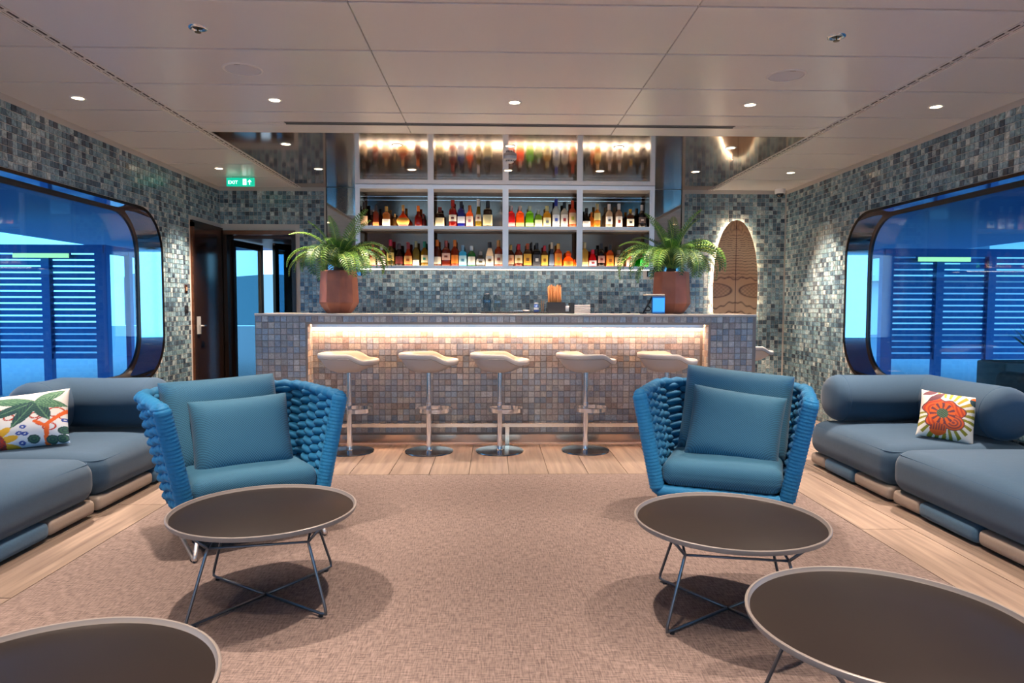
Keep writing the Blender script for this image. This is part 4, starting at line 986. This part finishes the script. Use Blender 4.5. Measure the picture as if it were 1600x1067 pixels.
def armchair(x, y, rz, lab, bc, plab, pl):
    c = empty('woven_armchair', (x, y, 0), rz); tag(c, lab, 'armchair', 'blue woven armchairs')
    m = MB(); S, V = 48, 10; vs = []
    for off in (-.011, .011):
        for i in range(S+1):
            for j in range(V+1):
                s, v = i/S, j/V; p = shell_pt(s, v); t = (shell_pt(min(1, s+.01), v)-shell_pt(max(0, s-.01), v)); nn = Vector((-t.y, t.x, 0)).normalized(); vs.append(p+nn*off)
    K = V+1; O = (S+1)*K; fs = []
    for i in range(S):
        for j in range(V): fs += [(i*K+j, (i+1)*K+j, (i+1)*K+j+1, i*K+j+1), (O+i*K+j, O+i*K+j+1, O+(i+1)*K+j+1, O+(i+1)*K+j)]
        fs += [(i*K+V, (i+1)*K+V, O+(i+1)*K+V, O+i*K+V), (i*K, O+i*K, O+(i+1)*K, (i+1)*K)]
    m.add(vs, fs).build('shell', M_ROPED, c, True)
    for M in KM:
        o = link('rope_loop', KNOT, None, c); o.matrix_local = M
    for s in (0, 1):
        a, b = shell_pt(s, -.02), shell_pt(s, 1.03); pts = [a.lerp(b, k/90) for k in range(91)]
        MB().tube(pts, .03, 14, rf=lambda q: (.042+.0017*math.sin(q*2*PI*30))*(1 if .03 < q < .97 else .8)).build('wrapped_edge', M_ROPE, c, True)
    pts = [shell_pt(k/120, 1.0) for k in range(121)]; MB().tube(pts, .03, 12, rf=lambda q: .033+.0045*math.sin(q*2*PI*24)).build('top_roll', M_ROPE, c, True)
    pts = [shell_pt(k/60, -.01) for k in range(61)]; MB().tube(pts, .03, 10, rf=lambda q: .03+.003*math.sin(q*150)).build('bottom_roll', M_ROPE, c, True)
    a, b = shell_pt(0, -.02), shell_pt(1, -.02); MB().tube([a.lerp(b, k/40) for k in range(41)], .036, 12, rf=lambda q: .036+.002*math.sin(q*160)).build('front_roll', M_ROPE, c, True)
    MB().rbox((.62, .62, .04), .02, (0, -.04, .215), k=2, mid=1).build('seat_deck', M_ROPED, c, True, .6)
    for sx in (-1, 1):
        q = [(sx*.25, -.25, .225), (sx*.325, -.425, .03), (sx*.33, -.435, .014), (sx*.33, -.42, .011), (sx*.29, .26, .011), (sx*.285, .28, .016), (sx*.25, .22, .225)]
        MB().tube(q, .011, 8).build('sled_leg', M_STEEL, c, True)
        for yy in (-.40, .24): MB().box((sx*(.33 if yy < 0 else .29)-.012, yy-.012, 0), (sx*(.33 if yy < 0 else .29)+.012, yy+.012, .006)).build('foot', M_BLACK, c)
    fn = lambda w, h: Vector((w.x, w.y, w.z+(.025*(1-(w.x/h[0])**2)*(1-(w.y/h[1])**2) if w.z > 0 else 0)))
    MB().rbox((.64, .66, .145), .06, (0, -.055, .308), k=5, mid=6, fn=fn).build('seat_cushion', M_KNIT, c, True)
    b = pillow_mb(.63, .53, .22, 24, .02, 7, .55).build('back_cushion', M_KNIT, c, True, loc=bc[0], rot=bc[1])
    pc = pillow_mb(.52, .42, .19, 24, .035, 5, .5).build('throw_pillow', M_KNIT, None, True); tag(pc, plab, 'cushion', 'teal knit pillows')
    M = Matrix.Translation((x, y, 0)) @ Matrix.Rotation(rz, 4, 'Z') @ Matrix.Translation(pl[0]) @ Matrix.Rotation(pl[1][2], 4, 'Z') @ Matrix.Rotation(pl[1][1], 4, 'Y') @ Matrix.Rotation(pl[1][0], 4, 'X')
    pc.matrix_world = M
    return c
armchair(-1.435, 3.83, .62, 'azure woven rope armchair at the left, facing right, behind the left coffee table', ((-.045, .12, .575), (-.30, -.03, 0)), 'teal knit pillow leaning in the left woven armchair', ((.0, -.085, .535), (-.26, -.03, -.05)))
armchair(1.38, 4.0, -.40, 'azure woven rope armchair at the right, facing left, behind the right coffee table', ((.045, .12, .60), (-.30, .09, .05)), 'teal knit pillow leaning in the right woven armchair', ((.055, -.085, .55), (-.26, .12, .04)))

# ------------------------------------------------------------------ coffee tables
def table(x, y, rz, lab):
    t = empty('coffee_table', (x, y, 0), rz); tag(t, lab, 'coffee table', 'round tray coffee tables')
    R = .382
    MB().lathe([(0, .366), (R-.02, .366), (R-.006, .369), (R-.001, .377), (R, .3875), (R-.003, .390), (R-.008, .389), (R-.0115, .380), (R-.015, .3755), (0, .3755)], 96).build('tray', M_TRIM, t, True, .6)
    MB().lathe([(R-.013, .3757), (R-.016, .3773), (0, .3773)], 96).build('leather_inlay', M_TTOP, t, True, .6)
    a, b, r = .262, .19, .0062
    C = [(-1, -1), (1, -1), (1, 1), (-1, 1)]
    for (sx, sy) in C:
        top = Vector((sx*.245, sy*.245, .367)); j = Vector((sx*b, sy*b, .292)); f = Vector((sx*a, sy*a, .02)); inn = Vector((sx*(a-.022), sy*(a-.022), .0125))
        m1 = f.lerp(j, .06); pts = [top, j.lerp(top, .12), j, j.lerp(f, .08), m1, Vector((sx*(a-.003), sy*(a-.003), .0155)), inn, Vector((sx*.004, sy*.004, .0125+(.012 if sx*sy > 0 else 0)*0))]
        MB().tube(pts, r, 8).build('wire_leg', M_WIRE, t, True)
        MB().lathe([(.010, 0), (.010, .007), (0, .008)], 10).build('foot_pad', M_BLACK, t, True, .6, loc=(sx*(a-.024), sy*(a-.024), 0))
    for k in range(4):
        p, q = C[k], C[(k+1) % 4]; MB().tube([(p[0]*b, p[1]*b, .292), (q[0]*b, q[1]*b, .292)], .005, 8).build('frame_rod', M_WIRE, t, True)
    return t
table(-.976, 2.888, .195, 'round brown tray table standing before the left woven armchair')
table(.958, 2.715, -.19, 'round brown tray table standing before the right woven armchair')
table(-1.015, 1.49, .15, 'round brown tray table cut off at the lower left corner')
table(1.095, 1.815, -.1, 'round brown tray table cut off at the lower right corner')

# ------------------------------------------------------------------ sofas
def seat_fn(w, h):
    return Vector((w.x, w.y, w.z+(.03*(1-(w.x/h[0])**4)*(1-(w.y/h[1])**4) if w.z > 0 else 0)))
def module(sg, xf, xw, y0, y1, lab, flaps, arms, seat_z=.35, zb=.10):
    """xf room side face, xw wall side; y0 near, y1 far"""
    cx, cy = (xf+xw)/2, (y0+y1)/2; w, d = abs(xw-xf), y1-y0
    s = empty('sofa_module', (cx, cy, 0)); tag(s, lab, 'sofa', 'slate blue sofa modules')
    lx = lambda x: x-cx; ly = lambda y: y-cy
    MB().rbox((w-.02, d-.012, seat_z-zb), .098, (0, 0, (seat_z+zb)/2), k=6, mid=8, fn=seat_fn).build('seat_cushion', M_SOFA, s, True)
    # piping along the top edge
    hw, hd, zt = (w-.02)/2-.0285, (d-.012)/2-.0285, seat_z-.0265
    pts = [(u, v, zt) for u, v in rr(-hw, hw, -hd, hd, .06, 6)]; MB().tube(pts, .003, 6, True).build('seam', M_SEAM, s, True)
    for (a, b, kind) in flaps:
        mat = M_SOFAL if kind == 'f' else M_TAUPE; e = .006 if kind == 'f' else .0
        MB().rbox((w-.06+2*e, abs(b-a)-.004, zb-.014+e), .03 if kind != 'f' else .034, (0, ly((a+b)/2), .017+(zb-.014)/2), k=4, mid=3).build('base_flap' if kind == 'f' else 'base_pad', mat, s, True)
    MB().box((-w/2+.08, -d/2+.06, 0), (w/2-.08, d/2-.06, .03)).build('plinth', M_BLACK, s)
    for (p, q, r, capa, capb) in arms:
        a, b = Vector((lx(p[0]), ly(p[1]), p[2])), Vector((lx(q[0]), ly(q[1]), q[2])); ax = (b-a); Lr = ax.length; ax.normalize(); n = 40; sd = ax.cross(Vector((0, 0, 1))); vs = []; N = 36
        for i in range(n+1):
            tt = i/n; dd = tt*Lr; e = min(dd if capa else 1, Lr-dd if capb else 1); rr_ = r if e > .10 else r*(.40+.60*math.sqrt(max(0, 1-((.10-e)/.10)**2)))
            for k in range(N):
                an = 2*PI*k/N; wr_ = 1+.012*math.sin(tt*7+math.sin(an)*2)
                vs.append(a+ax*dd+(sd*math.cos(an)+Vector((0, 0, 1))*math.sin(an)*1.02)*rr_*wr_)
        fs = [tuple(range(N)), tuple(n*N+k for k in range(N))[::-1]]
        for i in range(n):
            for k in range(N): fs.append((i*N+k, (i+1)*N+k, (i+1)*N+(k+1) % N, i*N+(k+1) % N))
        o = MB().add(vs, fs).build('back_roll', M_SOFA, s, True); fixn(o)
        for e in ([.105] if capa else [])+([Lr-.105] if capb else []):
            pc = a+ax*e; MB().tube([pc+(sd*math.cos(2*PI*k/40)+Vector((0, 0, 1))*math.sin(2*PI*k/40)*1.02)*(r*1.004) for k in range(40)], .003, 5, True).build('roll_seam', M_SEAM, o, True)
    return s
zr, rr0 = .552, .172
# right side
module(1, 2.47, 3.50, 4.20, 5.30, 'slate blue corner sofa seat with two back rolls by the right window',
       [(5.29, 5.06, 'p'), (5.06, 4.64, 'f'), (4.64, 4.21, 'p')], [((2.535, 5.12, zr), (3.32, 5.12, zr), rr0, 1, 0), ((3.315, 5.13, zr), (3.315, 4.22, zr), rr0, 0, 1)])
module(1, 2.47, 3.50, 2.62, 4.19, 'wide slate blue sofa seat nearest the viewer at the right',
       [(4.18, 3.91, 'p'), (3.91, 3.42, 'f'), (3.42, 3.0, 'p'), (3.0, 2.63, 'p')], [], seat_z=.36)
# left side
module(-1, -2.32, -3.22, 4.06, 5.22, 'slate blue corner sofa seat with two back rolls by the left window',
       [(5.21, 4.72, 'f'), (4.72, 4.07, 'p')], [((-3.07, 4.92, zr), (-2.34, 4.92, zr), rr0, 0, 1), ((-3.065, 4.93, zr), (-3.065, 4.50, zr), rr0, 0, 1)], seat_z=.34)
module(-1, -2.32, -3.22, 2.5, 4.05, 'wide slate blue sofa seat nearest the viewer at the left',
       [(4.04, 3.62, 'p'), (3.62, 3.21, 'f'), (3.21, 2.51, 'p')], [], seat_z=.35)

# ------------------------------------------------------------------ printed cushions
def seg(px, py, ax, ay, bx_, by_):
    dx, dy = bx_-ax, by_-ay; t = max(0, min(1, ((px-ax)*dx+(py-ay)*dy)/(dx*dx+dy*dy))); return math.hypot(px-ax-t*dx, py-ay-t*dy), t
K = {k: lin(v)[:3] for k, v in dict(w='#e9e2d8', g='#2f5f4c', g2='#5f8a68', g3='#1e3f4a', r='#b8341c', o='#e2601c', y='#d8a82c', b='#2c4aa0', k='#2a2024', m='#6a3440', ol='#8a8420', p='#f0b890').items()}
def print_leaves(u, v):
    c = K['w']
    if v < .55: c = mixc(K['w'], lin('#b9cbe4')[:3], min(1, (.55-v)*2))
    # red squiggles
    for cx, cy, r in ((.16, .62, .05), (.07, .60, .05), (.26, .53, .05), (.52, .52, .05), (.60, .40, .07), (.72, .55, .08), (.80, .48, .06), (.66, .30, .06), (.40, .60, .04)):
        if abs(math.hypot(u-cx, v-cy)-r) < .009: c = K['r']
    for s in ((.62, .02, .64, .35), (.64, .35, .86, .62), (.64, .30, .52, .42)):
        if seg(u, v, *s)[0] < .024: c = K['o']
    # star of leaves
    for ex, ey in ((.0, .86), (.02, .52), (.28, .34), (.66, .42), (.80, .95), (.82, .66)):
        d, t = seg(u, v, .52, .76, ex, ey); w = .075*math.sin(PI*min(1, .08+.9*t))
        if d < w: c = K['g'] if (int((t*14+d*60)) % 2) else (K['g3'] if ey < .6 else K['g2'])
        if d < .006: c = K['g2']
    # sun at lower left
    a = math.atan2(v-.10, u-.02); d = math.hypot(u-.02, (v-.10)*.9)
    if d < .20+.14*abs(math.sin(a*6)): c = K['y'] if d > .2 else K['r']
    if d < .2 and int(d*40+2*math.sin(a*9)) % 2: c = K['m']
    for cx, cy in ((.40, .34), (.36, .24), (.42, .22), (.38, .08), (.80, .40), (.88, .40), (.02, .52)):
        q = math.hypot(u-cx, v-cy)
        if .012 < q < .034: c = K['b']
    for cx, cy in ((.80, .22), (.68, .08), (.78, .08), (.50, .12)):
        q = math.hypot((u-cx)*1.1, v-cy)
        if q < .07: c = K['g3'] if int(q*60) % 2 else K['g']
    return c
def print_flower(u, v):
    c = K['w']; a = math.atan2(v-.5, u-.40); d = math.hypot(u-.40, v-.5)
    # rays
    if d < .58 and .34 < d and (a*13/PI) % 1 < .5 and u > .25: c = mixc(K['ol'], K['y'], max(0, math.sin(a)))
    if d < .52 and (a < -1.2) and (a*11/PI) % 1 < .45: c = K['ol']
    rr_ = .33+.05*math.sin(a*3+.8)+.03*math.sin(a*7)
    if d < rr_: c = mixc(K['o'], K['r'], .5+.5*math.sin(d*90+math.sin(a*4)*3)) if d > .2 else K['r']
    if .10 < d < .22: c = K['o'] if math.sin(a*11) > -.2 else K['m']
    if abs(d-rr_) < .012: c = K['m']
    if d < .10: c = K['k'] if math.sin(u*150)*math.sin(v*150) > 0 else K['g2']
    d2 = math.hypot((u-.60)*.8, v-.34)
    if d2 < .16 and d > .22: c = mixc(K['o'], K['m'], .5+.5*math.sin(d2*130))
    d3 = math.hypot(u-.36, (v-.17)*1.3)
    if d3 < .15 and d > .2: c = mixc(K['o'], K['m'], .5+.5*math.sin(u*140)) if v > .15 else K['o']
    for s in ((.05, .88, .28, .97), (.16, .74, .40, .95)):
        q, t = seg(u, v, *s)
        if q < .055*math.sin(PI*(.1+.8*t)): c = K['m']
    if math.hypot(u-.95, v-.86) < .10: c = K['g3'] if v < .9 else K['o']
    return c
def printed(name, w, h, t, fn, lab, M, sh_=0.0):
    me = pillow_mb(w, h, t, 150, .05, 3.0, .55).mesh(name, True)
    colorize(me, lambda co: fn(co.x/w+.5-sh_, co.z/h+.5)); me.materials.append(vcol_mat(name+'_print', .75))
    o = link(name, me); o.matrix_world = M; tag(o, lab, 'cushion'); return o
Rx = lambda a: Matrix.Rotation(a, 4, 'X'); Ry = lambda a: Matrix.Rotation(a, 4, 'Y'); Rz = lambda a: Matrix.Rotation(a, 4, 'Z'); T = lambda *p: Matrix.Translation(p)
printed('leaf_print_cushion', .53, .36, .15, print_leaves, 'white cushion printed with green leaves and red tendrils on the left sofa', T(-2.945, 4.30, .52) @ Rz(.28) @ Ry(-.10) @ Rx(-.42), .16)
printed('flower_print_cushion', .325, .325, .13, print_flower, 'white cushion printed with a large orange flower on the right sofa', T(3.0, 4.42, .52) @ Rz(-.5) @ Ry(.12) @ Rx(-.42))

# ------------------------------------------------------------------ ceiling fittings and lamps
LENS = MB().lathe([(0, -.001), (.036, -.001), (.036, .002)], 24).mesh('lens'); LENS.materials.append(M_LAMP)
RINGM = MB().lathe([(.036, .001), (.037, -.004), (.048, -.003), (.050, 0), (.050, .0015)], 28, cap=False).mesh('ring', True); RINGM.materials.append(M_WHITE)
def downlight(x, y, lab, e=1.0, z=ZC, group='ceiling downlights'):
    d = empty('downlight', (x, y, z)); tag(d, lab, 'lamp', group)
    link('lens', LENS, None, d); link('ring', RINGM, None, d)
    l = bpy.data.lights.new('spot', 'SPOT'); l.energy = DOWNLIGHT_W*e; l.color = WARM; l.spot_size = math.radians(74); l.spot_blend = .8; l.shadow_soft_size = .035
    o = bpy.data.objects.new('spot', l); COL.objects.link(o); o.parent = d; o.location = (0, 0, -.012)
GX = (-2.81, -1.495, .137, 1.767, 3.075); nmx = ('nearest the left window wall', 'left of centre', 'in the centre', 'right of centre', 'nearest the right window wall')
for x, n in zip(GX, nmx): downlight(x, 4.76, 'round ceiling downlight in the front row, '+n, .85 if abs(x-.14) < 2 else 1.5)
for x, n in zip((-2.815, -1.805, -.85, .14, 1.093, 2.088, 3.09), ('far left on the white ceiling', 'first on the mirror from the left', 'second on the mirror from the left', 'middle of the mirror', 'second on the mirror from the right', 'first on the mirror from the right', 'far right on the white ceiling')):
    downlight(x, 7.13, 'small ceiling downlight in the back row, '+n, .55 if abs(x-.14) < 2.6 else 1.7, z=ZC if abs(x-.14) > 2.6 else ZC+.002)
for x, n in zip((-1.81, -.848, .135, 1.092, 2.081), ('leftmost', 'second from the left', 'in the centre', 'second from the right', 'rightmost')):
    downlight(x, 6.05, 'small downlight at the front edge of the bronze ceiling mirror, '+n, .55, z=ZC+.002)
for r, y in enumerate((3.0, 1.25, -.5, -2.25)):
    for x, n in zip(GX, nmx): downlight(x, y, 'ceiling downlight out of view, row %s, %s' % (('over the tables', 'over the viewer', 'behind the viewer', 'by the rear doors')[r], n), 1.0)
def speaker(x, y, lab):
    s = empty('ceiling_speaker', (x, y, ZC)); tag(s, lab, 'speaker', 'ceiling speakers')
    MB().lathe([(0, -.004), (.098, -.004), (.1, .0)], 40).build('grille', pmat('grille_grey', '#d6d6dc', .6, bump=.3, bscale=400), s); MB().lathe([(.1, .0), (.1, -.006), (.112, -.005), (.116, 0)], 40, cap=False).build('bezel', M_WHITE, s, True)
    MB().box((-.018, -.0985, -.0045), (.018, -.09, -.004)).build('badge', pmat('slot_dark', '#453c3a', .7), s)
speaker(-1.489, 4.155, 'round grey ceiling speaker left of centre'); speaker(1.76, 4.158, 'round grey ceiling speaker right of centre')
def sprinkler(x, y, lab):
    s = empty('sprinkler_head', (x, y, ZC)); tag(s, lab, 'sprinkler', 'ceiling sprinklers')
    MB().lathe([(.022, .001), (.03, -.008), (.044, -.006), (.046, 0)], 28, cap=False).build('rosette', M_CHROME, s, True); MB().lathe([(0, -.002), (.024, -.002), (.024, .004)], 20).build('cup', M_BLACK, s)
    MB().lathe([(.004, 0), (.004, -.02), (.016, -.022), (.016, -.024), (0, -.024)], 14).build('deflector', pmat('brass_dark', '#6b5a3c', .3, .8), s, True, .6)
sprinkler(-1.492, 3.55, 'chrome sprinkler head in the ceiling at the left'); sprinkler(1.764, 3.558, 'chrome sprinkler head in the ceiling at the right')
sd = empty('smoke_detector', (.145, 6.48, ZC+.002)); tag(sd, 'white smoke detector hanging from the bronze ceiling mirror', 'smoke detector')
MB().lathe([(.062, 0), (.062, -.022), (.055, -.03), (.03, -.035)], 32).build('base', M_WHITE, sd, True, .6); MB().lathe([(.036, -.03), (.036, -.05), (.028, -.058), (0, -.06)], 24).build('sensor', M_WHITE, sd, True, .6)
m = MB()
for k in range(10): a = 2*PI*k/10; m.obox(Matrix.Translation((.036*math.cos(a), .036*math.sin(a), -.042)) @ Matrix.Rotation(a, 4, 'Z'), (.004, .012, .009))
m.build('vents', M_BLACK, sd)
cc = empty('dome_camera', (3.40, 8.13, ZC)); tag(cc, 'small white dome camera at the right end of the ceiling', 'camera')
MB().lathe([(.06, 0), (.062, -.02), (.058, -.05), (.05, -.055)], 28).build('housing', M_WHITE, cc, True, .6); MB().lathe([(.045, -.052), (.04, -.075), (.025, -.092), (0, -.098)], 24).build('dome', pmat('dome_black', '#101014', .08), cc, True)

# exit sign
ex = empty('exit_sign', (-2.768, 7.6, ZC)); tag(ex, 'glowing green exit sign hanging from the ceiling above the door', 'sign')
MB().rbox((.30, .03, .092), .006, (0, 0, -.056), k=2, mid=1).build('case', pmat('sign_green', '#0aa88a', .3, emit='#06b894', es=.75), ex, True, .6)
M_SIGNW = pmat('sign_white', '#e8fff8', .4, emit='#c8fff0', es=1.6)
for s in (-.1, .1): MB().tube([(s, 0, -.012), (s, 0, 0)], .004, 6).build('hanger', M_STEEL, ex)
def text(body, size, loc, mat, parent, name='lettering'):
    cu = bpy.data.curves.new(name, 'FONT'); cu.body = body; cu.size = size; cu.extrude = .0006; cu.align_x = 'LEFT'
    t = bpy.data.objects.new('t', cu); COL.objects.link(t); bpy.context.view_layer.update()
    me = bpy.data.meshes.new_from_object(t.evaluated_get(bpy.context.evaluated_depsgraph_get())); bpy.data.objects.remove(t)
    me.materials.clear(); return link(name, me, mat, parent, loc, (PI/2, 0, 0))
text('EXIT', .052, (-.132, -.0158, -.078), M_SIGNW, ex)
MB().box((.03, -.0168, -.088), (.068, -.0152, -.024)).build('pictogram_panel', M_SIGNW, ex)
M_SG = pmat('sign_dark_green', '#067a66', .4)
m = MB()
for a, b in (((.050, -.044), (.046, -.062)), ((.046, -.062), (.054, -.070)), ((.054, -.070), (.050, -.084)), ((.046, -.062), (.038, -.074)), ((.050, -.046), (.060, -.052)), ((.049, -.046), (.040, -.056))):
    m.tube([(a[0], -.017, a[1]), (b[0], -.017, b[1])], .0022, 6)
m.lathe([(.0, -.001), (.005, -.001), (.005, .001)], 12, c=(.052, -.0172, -.035)); m.build('running_figure', M_SG, ex)
m = MB(); m.box((.097, -.0168, -.085), (.107, -.0152, -.055)); m.add([(.080, -.0168, -.055), (.124, -.0168, -.055), (.102, -.0168, -.028), (.080, -.0152, -.055), (.124, -.0152, -.055), (.102, -.0152, -.028)], [(0, 1, 2), (5, 4, 3), (0, 3, 4, 1), (1, 4, 5, 2), (2, 5, 3, 0)])
m.build('arrow', M_SIGNW, ex)
bpy.context.view_layer.update()
